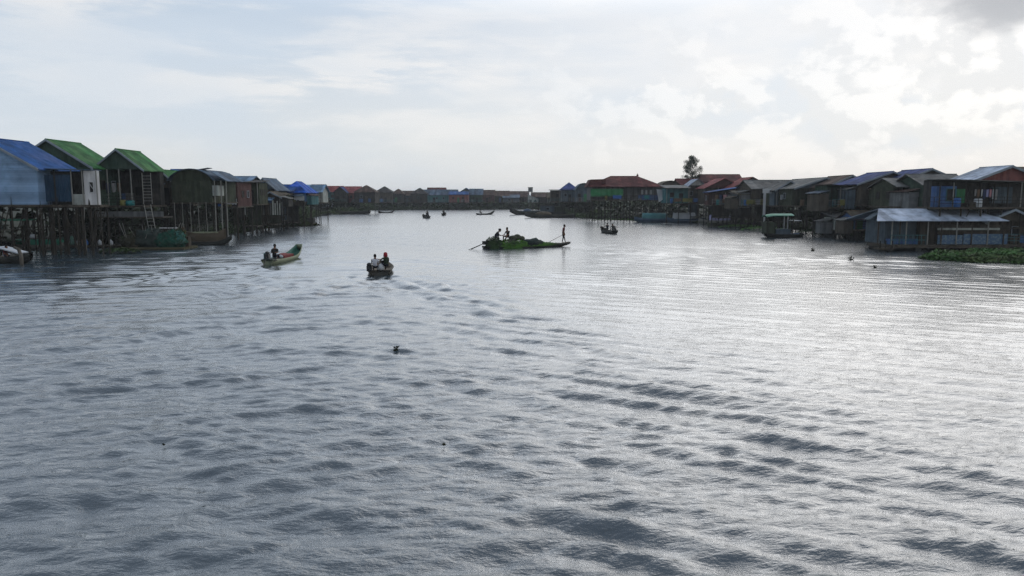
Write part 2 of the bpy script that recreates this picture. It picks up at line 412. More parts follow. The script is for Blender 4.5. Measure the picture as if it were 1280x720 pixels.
for j in range(2):
    for i in range(8): stilt(h2, .1+i*W2/7+rng.uniform(-.15, .15), -.1+j*1.3, -1.2, zf-.17, rng.uniform(.06, .1))
for x0, x1_, z0 in ((.4, 1.5, .2), (2.0, 3.4, .1), (3.2, 2.2, .5), (4.4, 5.1, .1), (4.9, 4.2, .3)):
    q = MB(); q.tube([(x0, -.3, z0), (x1_, -.3, zf-.2)], .045, 5); q.build('brace', POLE, h2)

h3, i3 = house('dark green gabled house with green roof, behind the pale blue house', 6, 118, 72, 258, 208.5, 175, 5.2, 'gy', 'green', 'darkgreen', wins=2, deck=.3, rail=False, oh=.3)
h4, i4 = house('second green roofed house with shaded veranda behind pale posts, left of the arched house', 114, 181, 74, 257, 211, 187, 4.4, 'gy', 'green', 'dark', gable='darkgreen', ver=3.5, wins=0, deck=.6, oh=.25, posts=5, door=True)
q = MB(); q.box(-i4['hw']-.5, i4['hw']+2.2, -.75, -.7, zat(74, 270.5), zat(74, 264)); q.build('skirt_sheet', wallmat('grey'), h4)
q = MB(); q.box(-i4['hw']-.4, i4['hw']+2.4, -1.3, .8, zat(74, 272), zat(74, 270.5)); q.build('lower_landing', wallmat('brown'), h4)
h5, i5 = house('small low house with green gable squeezed between veranda house and arched house', 190, 215, 83, 256, 222, 213, 4, 'gy', 'green', 'brown', gable='darkgreen', ver=.8)
house('blue roofed house peeping out behind the small green gable', 203, 230, 97, 256, 219, 211.5, 5, 'gx', 'blue', 'brown', stilts=(3,2), rail=False)
h7, i7 = house('dark green house with curved roof and slatted skirt over the water', 210, 268, 80, 253, 226, 211.5, 7, 'arch', 'steel', 'olive', wallkind='plank', wins=0, door=False, panels=0, deck=.2, rail=False)
b = MB(); b.prism([(i7['hw']+.1, i7['ze']+.9), (i7['hw']+1.7, i7['ze']-.05), (i7['hw']+1.7, i7['ze']+.02), (i7['hw']+.1, i7['ze']+.97)], -.2, 5); b.build('side_roof', roofmat('steel', 'y'), h7)
b = MB(); b.box(i7['hw']+.2, i7['hw']+1.3, -.1, 4, i7['zf']-.1, i7['zf']); b.build('side_deck', wallmat('brown'), h7)
for xx in (.35, 1.05, 1.6):
    q = MB(); q.tube([(i7['hw']+xx, -.15, .2), (i7['hw']+xx+.05, -.15, i7['ze']+.05)], .055, 6); q.build('post', PALEPOLE, h7)
q = MB(); q.box(i7['hw']+.1, i7['hw']+.75, -.05, 1.5, i7['ze']-1.6, i7['ze']-.5); q.build('wall_sheet', wallmat('pale'), h7)
for i in range(14):
    q = MB(); x_ = -i7['hw']+.3+i*(i7['w']-.6)/13; q.tube([(x_, -.25, .4), (x_, -.25, i7['zf'])], .035, 5); q.build('skirt_pole', PALEPOLE if i % 3 == 0 else POLE, h7)
house('maroon board shed with low flat roof right of arched house', 268, 300, 93, 258, 230, 227, 5, 'sx', 'grey', 'maroon', ver=0, wins=1)
house('house with pale blue box roof above dark brown wall', 282, 314, 106, 256, 227, 220.5, 5, 'gx', 'paleblue', 'dark')
house('dark olive shack under a flat dark roof, left of small blue gable', 303, 325, 100, 255, 228, 225.5, 4, 'sy', 'dark', 'olive', ver=.6)
house('steel blue gabled house right of the dark olive shack', 312, 347, 114, 253, 236, 223, 6, 'gy', 'steel', 'slate')
house('wide low house under long dull blue roof, left of vivid blue tent roof', 336, 368, 121, 253, 239, 231, 6, 'gx', 'blue', 'slate')
house('little brown gabled hut in front of the long dull blue roof', 324, 353, 108, 254, 246, 240, 3, 'gy', 'thatch', 'brown', wins=1, deck=1.2)
house('house with vivid blue hipped tent roof and blue sheet wall', 349, 384, 122, 252, 240.5, 226.5, 7, 'hy', 'bright', 'blue', gable='blue', ver=.0, wins=1)
house('pale walled house with light blue roof just right of vivid blue tent roof', 376, 404, 140, 253, 239.5, 231, 5, 'gx', 'paleblue', 'pale', ver=1.0, posts=5)
house('dark red roofed house peeping over light blue roof on left bank', 386, 405, 218, 253, 237, 230.5, 6, 'gx', 'darkred', 'brown')
house('small house with faded red roof beside white houseboat, left bank', 403, 427, 232, 253, 239, 232.5, 6, 'gx', 'red', 'teal', ver=.8)
house('low blue gabled house in front of the pink red roof, left bank', 416, 434, 227, 253, 240, 233.5, 5, 'gy', 'navy', 'dark')
house('house with pink red roof, rightmost of the red roofs on left bank', 426, 450, 230, 253, 240.5, 233, 6, 'gx', 'pink', 'brick')
for lab, a, b_, D, ye, yr, k, rf, wl in (
    ('dark hip roofed house, first right of the pink red roof', 441, 470, 226, 240, 231.5, 'hx', 'brown', 'dark'),
    ('dark hip roofed house, second right of the pink red roof', 467, 491, 286, 240.5, 233, 'hx', 'dark', 'brown'),
    ('low grey brown house, third right of the pink red roof', 488, 505, 289, 242, 236, 'hx', 'brown', 'dark'),
    ('low dark house in the dip between hip roofs on far bank', 500, 520, 292, 244, 238.5, 'gx', 'brown', 'slate'),
    ('dark hip roofed house left of the long blue house on far bank', 512, 535, 290, 242, 235, 'hx', 'dark', 'dark'),
    ('rusty red roof showing over the long blue house on far bank', 533, 557, 312, 240.5, 234.5, 'gx', 'darkred', 'brown'),
    ('long house with dull blue roof and teal wall on far bank', 524, 572, 291, 243.5, 237, 'gx', 'steel', 'teal'),
    ('blue roofed house with pale end wall, right end of long blue house', 560, 586, 288, 243, 239.5, 'gx', 'blue', 'brick'),
    ('house with peaked steel blue roof behind the pale end wall', 572, 593, 302, 241, 235, 'gy', 'blue', 'slate'),
    ('green walled house with steel grey roof on far bank', 586, 604, 297, 243, 236, 'gx', 'steel', 'darkgreen'),
    ('brown house with reddish roof right of steel grey roof on far bank', 599, 619, 298, 243.5, 237.5, 'gx', 'brown', 'maroon'),
    ('dull brown house left of faint blue lean-to on far bank', 616, 637, 302, 244.5, 238.5, 'gx', 'brown', 'olive'),
    ('slate blue lean-to standing low on far bank', 628, 650, 298, 247, 243.5, 'sy', 'steel', 'slate'),
    ('brown house below the small square tower on far bank', 636, 661, 305, 245.5, 239, 'gx', 'brown', 'brown'),
    ('brown house right of white slanted roof on far bank', 664, 690, 284, 246, 240.5, 'gx', 'brown', 'dark'),
    ('greyish brown house above the moored barges', 684, 712, 252, 246.5, 240.5, 'gx', 'thatch', 'brown'),
    ('brown house left of the big red roof, below blue pyramid roof', 705, 726, 222, 247, 241, 'gx', 'brown', 'brown')):
    house(lab, a, b_, D, 253, ye, yr, 7, k, rf, wl, group='far houses on the bend' if D > 270 else None)
house('white slanted roof shed under the small square tower', 659, 674, 270, 253, 249, 243, 5, 'sxr', 'silver', 'pale', name='shed', cat='shed')
# tower with a tank
t = thing('water_tower', 'small square water tank standing above far brown roofs', 'water tank', (xat(663, 296), 296, 0))
for sx_ in (-.6, .6):
    for sy_ in (-.6, .6): stilt(t, sx_, sy_, 0, zat(296, 240), .1, 'leg')
b = MB(); b.box(-.9, .9, -.9, .9, zat(296, 240), zat(296, 234.5)); b.build('tank', wallmat('grey'), t)
b = MB(); b.box(-1, 1, -1, 1, zat(296, 234.5)+.003, zat(296, 234.5)+.15); b.build('lid', wallmat('dark'), t)

# --- right bank
house('house with small blue pyramid roof left of the big red roof', 700, 724, 196, 252, 237, 228, 5, 'hy', 'navy', 'slate', oh=.5)
house('house with flat thin roof plate under the blue pyramid roof', 687, 723, 206, 252, 238, 237, 5, 'sy', 'grey', 'brown', ver=1)
house('house with rounded slate blue roof touching the big red roof', 719, 741, 186, 252, 238, 229, 6, 'arch', 'steel', 'slate')
h40, i40 = house('long stilt house with big red hipped roof on right bank', 736, 831, 150, 250, 233, 219.5, 9, 'hx', 'darkred', 'grey', wins=0, door=False, panels=0, deck=1.5, stilts=(12, 3), ver=1.5, posts=11, oh=.5)
w = i40['w']
b = MB(); b.box(-w/2, -w/2+6.5, -.05, 1.45, i40['ze']-2.0, i40['ze']-.5); b.build('green_screen', wallmat('green'), h40)
for i in range(3): window(h40, w*.36-i*.9, i40['zf']+1.6, .45, .9, 1.5, WHITE, shut=WHITE)
b = MB(); b.box(w*.18, w/2, .9, 1.48, i40['zf'], i40['zf']+1.0); b.build('wall_sheet', wallmat('blue'), h40)
b = MB(); b.prism([(-w/2-.9, i40['ze']-.02), (-w/2+3.0, i40['ze']+.05), (-w/2+3.0, i40['ze']+1.5), (-w/2-.1, i40['ze']+1.4)], .5, 6); b.build('roof_step', roofmat('darkred', 'x'), h40)
b = MB(); b.prism([(-.25+w*.2, i40['zr']), (.25+w*.2, i40['zr']), (w*.2, i40['zr']+.55)], 4.3, 4.8); b.build('roof_vent', roofmat('darkred', 'x'), h40)
tt = MB()
A = [(xat(820, 146), 146, zat(146, 236.5)), (xat(835, 146), 146, zat(146, 238)), (xat(830, 146), 145.6, zat(146, 248)), (xat(822.5, 146), 145.4, zat(146, 252.5))]
g = MB(); vs = []
n = 8
for i in range(n+1):
    for j in range(n+1):
        u, v = i/n, j/n
        p = [(A[0][k]*(1-u)+A[1][k]*u)*(1-v)+(A[3][k]*(1-u)+A[2][k]*u)*v for k in range(3)]
        vs.append((p[0], p[1]+.25*math.sin(u*3.1)*math.sin(v*3.1)+.05*math.sin(i*2.2+j), p[2]))
g.add(vs + [(v[0], v[1]+.03, v[2]) for v in vs], [(i*(n+1)+j, (i+1)*(n+1)+j, (i+1)*(n+1)+j+1, i*(n+1)+j+1) for i in range(n) for j in range(n)] + [(i*(n+1)+j+81, i*(n+1)+j+82, (i+1)*(n+1)+j+82, (i+1)*(n+1)+j+81) for i in range(n) for j in range(n)])
tag(g.build('hanging_sheet', WHITE, smooth=True), 'pale white sheet hung beside right end of the big red roofed house', 'sheet')
house('brown house with domed roof right of the big red roof', 824, 852, 165, 252, 234, 226, 6, 'arch', 'thatch', 'brown')
house('teal walled house with pale flat roof, below the tree', 831, 864, 142, 254, 235, 231.5, 5, 'sy', 'grey', 'teal', ver=1.0, deck=1.2)
house('house with dark red roof directly below the tall tree', 848, 884, 166, 252, 233, 223, 7, 'gx', 'darkred', 'brown')
house('brown house with small whitish gable under the tall tree', 860, 884, 144, 254, 231.5, 224, 5, 'gy', 'silver', 'brown', gable='pale', ver=1.0, deck=1.2)
house('long house with highest dark red ridge right of the tree', 877, 930, 168, 252, 226.5, 217.5, 7, 'gx', 'darkred', 'brown')
house('house with pinkish red slope left of the blue awning', 880, 931, 137, 254, 234.5, 223, 6, 'gy', 'pink', 'brown', gable='maroon', deck=1.2)
house('house with red slope in front of long dark red ridge, right of blue awning', 914, 966, 132, 254, 234, 221.5, 6, 'gy', 'red', 'brown', gable='brown', deck=1.0)
house('shop house with bright blue lean-to awning hung with cloths', 886, 928, 124, 256, 240.5, 234, 4, 'sx', 'blue', 'maroon', ver=1.2, deck=1.5)
house('low shack with rusty lean-to roof right of blue awning', 922, 958, 118, 257, 243, 239, 4, 'sy', 'thatch', 'slate', ver=1.2, deck=1.5)
house('long house with grey brown roof behind the white board', 938, 1000, 117, 256, 235.5, 225, 8, 'gx', 'grey', 'brown', deck=1.2)
house('house with small grey green gable right of the white board', 968, 1006, 110, 257, 236.5, 226.5, 3, 'gy', 'grey', 'slate', gable='darkgreen', deck=1.3, ver=.8)
house('deep house with grey sheet roof and blue grey gable, left of brown roof', 992, 1071, 104, 257, 235, 222.5, 12, 'gy', 'grey', 'olive', gable='slate', deck=.6, stilts=(7,3), rail=False, wins=1)
house('house with brown roof and bluish end, left of first blue roof', 1031, 1097, 99, 256, 233, 219.5, 7, 'gy', 'brown', 'brown', gable='slate', deck=.6)
house('dark green walled house with open shopfront and blue counter', 1036, 1088, 92, 259, 234, 231, 5, 'sxr', 'darkred' if False else 'dark', 'darkgreen', ver=1.3, deck=.8, posts=5)
house('house with navy blue roof and brown gable, left of the twin blue roofs', 1070, 1158, 90, 256, 229.5, 215, 6, 'gy', 'navy', 'brown', gable='brown', deck=1.0)
house('house with navy blue roof, right one of the two blue roofs', 1121, 1204, 86, 255, 226.5, 211.5, 6, 'gy', 'navy', 'brown', gable='brown', rail=False)
house('low house with mossy grey roof in front of right navy roof', 1119, 1160, 80, 258, 233, 222.5, 6, 'gx', 'grey', 'green' if False else 'olive', deck=1.0, ver=1.0, posts=6)
h57, _ = house('big house with grey roof and dark green wall above the floating house', 1150, 1216, 77, 258.5, 230, 217.5, 6, 'gx', 'grey', 'darkgreen', deck=.8)
house('house with silvery blue slope and brick red gable near right edge', 1211, 1313, 73, 259, 226.5, 208, 4.5, 'gy', 'silver', 'dark', gable='brick', deck=.8, oh=.3, wins=0, rail=False)
h58, i58 = house('veranda front with blue wall, green door and long grey canopy near right edge', 1172, 1300, 69.5, 259, 228, 224.5, 2.8, 'sxr', 'grey', 'dark', ver=1.4, deck=.9, wins=0, door=False, panels=0, posts=8, sidedeck=.3, oh=.25)
w = i58['w']; sx = w/122
b = MB(); b.box(-w/2, -w/2+26*sx, .6, 1.38, i58['zf'], i58['ze']-.35); b.build('blue_wall', wallmat('blue'), h58)
window(h58, -w/2+19*sx, i58['zf']+1.15, .9, 1.2, .6, wallmat('teal'))
b = MB(); b.box(-w/2+27*sx, -w/2+38*sx, .7, 1.38, i58['zf']+.4, i58['zf']+1.7); b.build('green_door', wallmat('green'), h58)
b = MB(); b.box(-w/2+75*sx, -w/2+100*sx, .9, 1.38, i58['zf']+.3, i58['ze']-.4); b.build('wall_sheet', wallmat('slate'), h58)
house('house with dark roof cut by right edge of the picture', 1267, 1350, 77, 257, 217, 208.5, 6, 'gx', 'thatch', 'darkgreen', deck=.6)
house('small pale grey hut beside water, left of the rusty low roof', 1040, 1072, 90, 287, 272, 267, 3, 'sy', 'grey', 'pale', name='hut', cat='hut', deck=.6)
house('low hut with rusty brown roof between grey hut and floating house', 1066, 1108, 84, 287, 273, 264.5, 4, 'gx', 'thatch', 'blue', name='hut', cat='hut', deck=.6)

# --- floating house with silver roof
D = 68; zt = zat(D, 306); h = thing('floating_house', 'floating house with long silver roof and blue patterned lower wall', 'house', (xat(1093, D, 2), D, 0), 0)
W = xat(1262, D, 2)-xat(1093, D, 2); s = W/169
ze, zr = zat(D, 276.5), zat(D+2.8, 261.5)
b = MB(); b.box(14*s, W, -.3, 3.4, .28, zt); b.build('platform', wallmat('brown'), h)
for i in range(5):
    b = MB(); b.tube([(20*s+i*35*s, -.2, .12), (20*s+i*35*s, 3.3, .12)], .3, 10); b.build('float_drum', wallmat('dark'), h)
b = MB(); b.box(66*s, W, 1.2, 5.6, zt, ze); b.build('wall', wallmat('brown'), h)
b = MB(); b.prism([(-.35, ze), (2.8, zr), (2.8, zr+.06), (-.35, ze+.06)], 0, W-.3, 'x'); b.prism([(2.802, zr), (6, ze), (6, ze+.06), (2.802, zr+.06)], 0, W-.3, 'x')
ro = b.build('roof', roofmat('silver', 'x'), h)
ro.data.transform(Matrix.Identity(4))
# hip at the left end: pull the ridge inward
for v in ro.data.vertices:
    if v.co.x < .01 and abs(v.co.y-2.8) < .01: v.co.x = 22*s
    if v.co.x > W-.4 and abs(v.co.y-2.8) < .01: v.co.x = W-30*s
b = MB(); b.prism([(7*s, ze+.08), (24*s, ze+.08), (23*s, zr-.25)], 2.2, 3.4); b.build('gable', wallmat('slate'), h)
for i, xx in enumerate((3, 20, 30, 38, 55, 65, 82, 101, 120, 140, 160)):
    q = MB(); q.tube([(xx*s+.1, -.1, zt), (xx*s+.1, -.1, ze+.02)], .055, 6); q.build('post', PALEPOLE if i % 2 else WOOD, h)
q = MB()
for zz in (.45, .9): q.tube([(20*s, -.15, zt+zz), (64*s, -.15, zt+zz)], .03, 4)
for i in range(9): q.tube([(20*s+i*5.5*s, -.15, zt), (20*s+i*5.5*s, -.15, zt+.9)], .025, 4)
q.build('railing', wallmat('teal'), h)
q = MB(); q.box(22*s, 62*s, .9, 1.0, zt, zt+.5); q.build('blue_panel', wallmat('blue'), h)
q = MB(); q.box(24*s, 64*s, 1.6, 5.4, zt, ze); q.build('inner_wall', wallmat('slate'), h)
def pattern_mat():
    m = bpy.data.materials.new('blue_pattern'); m.use_nodes = True; nt = m.node_tree; b = nt.nodes['Principled BSDF']
    tc = nn(nt, 'ShaderNodeTexCoord'); v = nn(nt, 'ShaderNodeTexVoronoi'); v.inputs['Scale'].default_value = 5.5
    nt.links.new(tc.outputs['Object'], v.inputs['Vector'])
    r = nn(nt, 'ShaderNodeValToRGB'); r.color_ramp.elements[0].position = .2; r.color_ramp.elements[0].color = (.12, .17, .20, 1)
    r.color_ramp.elements[1].position = .6; r.color_ramp.elements[1].color = (.03, .085, .16, 1)
    nt.links.new(v.outputs['Distance'], r.inputs[0]); nt.links.new(r.outputs[0], b.inputs['Base Color']); b.inputs['Roughness'].default_value = .5
    return m
PAT = pattern_mat()
q = MB(); q.box(112*s, 167*s, -.05, .02, zt+.05, zt+1.0); q.build('patterned_panel', PAT, h)
q = MB(); q.box(80*s, 111*s, .0, .06, zt+.05, zt+.9); q.build('patterned_panel', PAT, h)
q = MB(); q.box(82*s, 160*s, .35, .45, zt+1.35, zt+1.55); q.build('shelf', wallmat('pale'), h)
q = MB(); q.box(84*s, 166*s, .6, .66, zt+1.0, ze-.35); q.build('plank_screen', wallmat('brown'), h)
q = MB(); q.box(1.5*s, 20*s, -.9, .2, .18, .32); q.build('gangway', wallmat('brown'), h)
for xx in (3, 10, 18): q = MB(); q.tube([(xx*s, -.8, -.4), (xx*s, -.8, 1.0)], .05, 5); q.build('mooring_post', POLE, h)
h, i_ = house('floating annex with short silver roof and brown gable at right edge', 1229, 1301, 69, 305, 276, 262, 4, 'gy', 'silver', 'brown', name='floating_annex', gable='brown', ver=1.0, deck=.6, base=-.4, braces=0)

# ------------------------------------------------------------------ loose things on and between the houses
def crate(px, D, py, c, label):
    z = zat(D, py); o = thing('crate', label, 'crate', (xat(px, D, z), D, z))
    b = MB()
    for k in range(4): b.box(-.35, .35, -.25, -.22, .02+k*.13, .12+k*.13); b.box(-.35, .35, .22, .25, .02+k*.13, .12+k*.13); b.box(-.38, -.352, -.25, .25, .02+k*.13, .12+k*.13); b.box(.352, .38, -.25, .25, .02+k*.13, .12+k*.13)
    b.build('slats', wallmat(c), o); b = MB(); b.box(-.33, .33, -.21, .21, 0, .4); b.build('contents', DARK, o); return o
def barrel(px, D, py, col, label, r=.3, hh=.85):
    z = zat(D, py); o = thing('barrel', label, 'barrel', (xat(px, D, z), D, z))
    b = MB(); b.lathe([(r*.92, 0), (r, .08), (r, hh*.33), (r*1.05, hh*.36), (r, hh*.4), (r, hh*.9), (r*.9, hh)], 12); b.build('body', col, o, True)
    b = MB(); b.lathe([(r*.5, hh), (r*.5, hh+.05)], 10); b.build('lid', DARK, o); return o
BARB = mat('blue_plastic', (0.03, 0.12, 0.35), .4); BART = mat('teal_plastic', (0.03, 0.2, 0.2), .4); YEL = mat('yellow_plastic', (.17, .16, .05), .5)
LILAC = mat('lilac_tarp', (.22, .22, .36), .6); TEALT = mat('teal_tarp', (.05, .17, .18), .6); GREENT = mat('green_tarp', (.02, .16, .10), .6); WHT = mat('white_tarp', (.45, .48, .50), .6)
deckz = lambda h: 0
def on_deck(fn, px, info, off, *a):
    D = info['D'] + off; z = info['zf']; py = 360 - F*math.tan(TH + math.atan((z-CAM_H)/D))
    return fn(px, D, py, *a)
on_deck(barrel, 154, i4, -.35, YEL, 'yellow green plastic tub on veranda of second green roofed house', .3, .55)
on_deck(barrel, 163, i4, -.3, BART, 'round teal basin standing on veranda of second green roofed house', .4, .5)
on_deck(barrel, 1222, i58, -.4, WHT, 'whitish water jar on the veranda near right edge', .35, .8)
on_deck(crate, 1215, i58, -.35, 'brown', 'brown slatted crate against railing beside the green door')
on_deck(barrel, 1196, i58, -.4, BARB, 'blue barrel in front of the blue wall')
def cloth_line(label, px0, px1, D, py, cols, name='clothesline'):
    z = zat(D, py); x0, x1 = xat(px0, D, z), xat(px1, D, z)
    o = thing(name, label, 'clothesline', ((x0+x1)/2, D, z)); w = x1-x0
    b = MB(); b.tube([(-w/2-.1, 0, 0), (0, 0, -.06), (w/2+.1, 0, 0)], .015, 4); b.build('line', DARK, o)
    n = len(cols)
    for i, c in enumerate(cols):
        xx = -w/2 + w*(i+.5)/n; ww = w/n*rng.uniform(.6, .85)/2; hh = rng.uniform(.6, 1.1)
        g = MB(); g.add([(xx-ww, -.01, -.05), (xx, .03, -.05), (xx+ww, -.02, -.05), (xx-ww*.9, .02, -hh), (xx, -.03, -hh*1.04), (xx+ww*.9, .02, -hh*.96)] +
                        [(xx-ww, .01, -.05), (xx, .05, -.05), (xx+ww, 0, -.05), (xx-ww*.9, .04, -hh), (xx, -.01, -hh*1.04), (xx+ww*.9, .04, -hh*.96)],
                        [(0,1,4,3),(1,2,5,4),(7,6,9,10),(8,7,10,11),(0,3,9,6),(2,8,11,5),(3,4,10,9),(4,5,11,10),(0,6,7,1),(1,7,8,2)])
        g.build('garment', c, o)
    return o
CL = [WHT, LILAC, mat('grey_cloth', (.2, .2, .2)), mat('pink_cloth', (.4, .2, .22)), mat('navy_cloth', (.03, .04, .09)), mat('brown_cloth', (.12, .08, .05))]
cloth_line('washing hung on a line under the long grey canopy near right edge', 1218, 1248, 69.6, 236, [CL[2], CL[5], CL[0], CL[4], CL[1], CL[3], CL[0], CL[2]])
cloth_line('dark washing hung in the shaded veranda of second green roofed house', 124, 152, 74.2, 228, [CL[5], CL[4], CL[2], CL[5]])
cloth_line('washing hung below the blue lean-to awning', 893, 925, 123.6, 243, [CL[5], CL[4], CL[3], CL[2], YEL, CL[5]])
cloth_line('pale washing on the deck right of the white board', 975, 988, 108.5, 243, [CL[0], CL[2], CL[0]])
cloth_line('grey and white washing in front of navy blue roofed house', 1090, 1108, 88.7, 244, [CL[2], CL[0], CL[5], CL[2]])
CLUT = [('blue gabled house beside dark olive shack', 'steel blue gabled house'), ('house under vivid blue tent roof', 'house with vivid blue hipped'),
        ('shop under bright blue lean-to awning', 'shop house'), ('shack with rusty lean-to roof', 'low shack'), ('long grey brown roofed house', 'long house with grey brown'),
        ('small grey green gabled house', 'house with small grey green'), ('deep grey sheet roofed house', 'deep house'), ('brown roofed house with bluish end', 'house with brown roof and bluish'),
        ('open shopfront with blue counter', 'dark green walled house'), ('left navy roofed house', 'house with navy blue roof and brown gable'), ('mossy grey roofed house', 'low house with mossy'),
        ('big grey roofed house above floating house', 'big house with grey'), ('teal walled house below the tree', 'teal walled house'), ('house with small whitish gable', 'brown house with small whitish'),
        ('pinkish red sloped house', 'house with pinkish red'), ('maroon shed by arched house', 'maroon board shed'), ('big red hip roofed house', 'long stilt house with big red')]
r_ = random.Random(77); cols_ = [('blue', BARB), ('teal', BART), ('whitish', WHT), ('yellow', YEL), ('brown', CL[5]), ('grey', CL[2])]
for sd, lab in CLUT:
    hh_ = [v for k_, v in HOUSES.items() if k_.startswith(lab)][0]; inf = INFO[hh_.name]
    picks = r_.sample(range(6), 4); w_ = inf['w']
    for n_, ci in enumerate(picks):
        nm, c_ = cols_[ci]; xx = hh_.location.x + w_*(-.42+.84*(n_+r_.uniform(.1, .9))/4); yy_ = hh_.location.y - min(.4, inf['deck']*.5); zz_ = inf['zf']
        if n_ == 0 or n_ == 2:
            kind_ = ('barrel', 'basin')[n_ > 0]; o = thing(kind_, f'{nm} plastic {kind_} on the deck of {sd}', kind_, (xx, yy_, zz_)); R_, H_ = ((.28, .85), (.36, .32))[n_ > 0]
            b = MB(); b.lathe([(R_*.85, 0), (R_, H_*.15), (R_*.97, H_*.5), (R_*1.03, H_*.55), (R_, H_*.95), (R_*.93, H_)], 12); b.build('body', c_, o, True); b = MB(); b.lathe([(R_*.8, H_+.002), (R_*.78, H_+.03)], 12); b.build('lid' if n_ == 0 else 'contents', DARK, o)
        else:
            ww = r_.uniform(.9, 1.9); o = thing('washing', f'{nm} cloth hung to dry on the front of {sd}', 'cloth', (xx, hh_.location.y-inf['deck']-.02, zz_+.95))
            b = MB(); n8 = 8; vs = []
            for i in range(n8+1):
                for z9 in (0, -.45, -r_.uniform(.6, .8)): vs.append((-ww/2+ww*i/n8, -.04-.03*math.sin(i*1.7+z9*3), z9))
            off8 = [(v[0], v[1]+.02, v[2]) for v in vs]; N8 = len(vs)
            b.add(vs+off8, [(3*i+j, 3*i+3+j, 3*i+4+j, 3*i+1+j) for i in range(n8) for j in range(2)]+[(N8+3*i+1+j, N8+3*i+4+j, N8+3*i+3+j, N8+3*i+j) for i in range(n8) for j in range(2)])
            b.build('cloth', c_, o, True)
# white board on its post
o = thing('notice_board', 'blank white board on a white post before the grey brown roof', 'board', (xat(955, 112), 112, 0))
b = MB(); b.box(-.35, 1.75, -.05, .05, zat(112, 241.5), zat(112, 236)); b.build('panel', WHITE, o)
b = MB(); b.box(-.18, .18, -.02, .1, -.5, zat(112, 241.5)-.003); b.build('post', WHITE, o)
# tilted panel on the arched roof
o = thing('solar_panel', 'dark tilted panel standing on the curved roof', 'solar panel', (xat(253, 81), 81, zat(81, 214)))
b = MB(); b.prism([(-1.0, .02), (1.0, .32), (1.0, .38), (-1.0, .08)], -.2, 1.0); b.build('panel', mat('solar_cell', (.02, .03, .06), .3), o)
b = MB(); b.tube([(.7, 0, -.5), (.7, 0, .28)], .03, 5); b.tube([(-.7, 0, -.35), (-.7, 0, .08)], .03, 5); b.build('bracket', DARK, o)
# ladders
def ladder(label, px, D, y0, y1, w, lean, dep=0.0, m=PALEPOLE):
    z0, z1 = zat(D, y0), zat(D, y1); o = thing('ladder', label, 'ladder', (xat(px, D, z0), D, z0)); H = z1-z0
    for sx_ in (-1, 1):
        b = MB(); b.tube([(sx_*w/2, 0, 0), (sx_*w/2+lean, dep, H)], .035, 5); b.build('rail', m, o)
    n = max(4, int(H/.3))
    for i in range(1, n):
        b = MB(); t = i/n; b.tube([(-w/2+lean*t, dep*t, H*t), (w/2+lean*t, dep*t, H*t)], .025, 5); b.build('rung', m, o)
    return o
ladder('upright pale ladder frame at right end of the green roofed veranda', 185, 72.8, 255, 216, .85, 0)
ladder('leaning wooden ladder from net raft up to green roofed veranda', 190, 71.5, 286, 256, .65, -1.1, 1.6)
ladder('thin ladder leaning under the house with white right wall', 120, 62, 300, 262, .45, .3, .8, POLE)
# mooring poles
grp = 'poles standing in water along left bank'
for i, (px, py, top) in enumerate(((30, 318, 262), (66, 316, 270), (108.5, 313, 240), (146, 310, 268), (246, 300, 268), (277, 287, 230), (272, 288, 252))):
    p = wat(px, py); b = MB(); zt_ = zat(p.y, top); b.tube([(0,0,-1), (rng.uniform(-.1,.1), 0, zt_*.5), (rng.uniform(-.25,.25), 0, zt_)], [.06, .05, .04], 6)
    tag(b.build('mooring_pole', PALEPOLE if i in (2, 5, 6) else POLE, loc=p), ['thin dark pole in water under the pale blue house', 'short dark pole in front of green tarp boat', 'tall pale pole in water before the white right wall',
        'dark pole in water before the green roofed veranda', 'short pole beside black canoe', 'tall pale pole right of arched house', 'shorter pale pole right of arched house, beside tallest one'][i], 'pole', grp)
# picket fence on left bank
o = thing('picket_fence', 'row of pale upright boards between houses on left bank', 'fence', (xat(300, 104), 104, .5))
for i in range(19):
    b = MB(); zt_ = zat(104, 252)-.5 + rng.uniform(-.3, .2); x_ = i*.33; b.box(x_, x_+rng.uniform(.12, .22), 0, .05, zat(104, 266)-.8, zt_); b.build('picket', wallmat(rng.choice(['pale', 'brown', 'grey', 'brown'])), o)
b = MB(); b.box(-.1, 6.3, .055, .12, 1.6, 1.7); b.build('rail', WOOD, o)

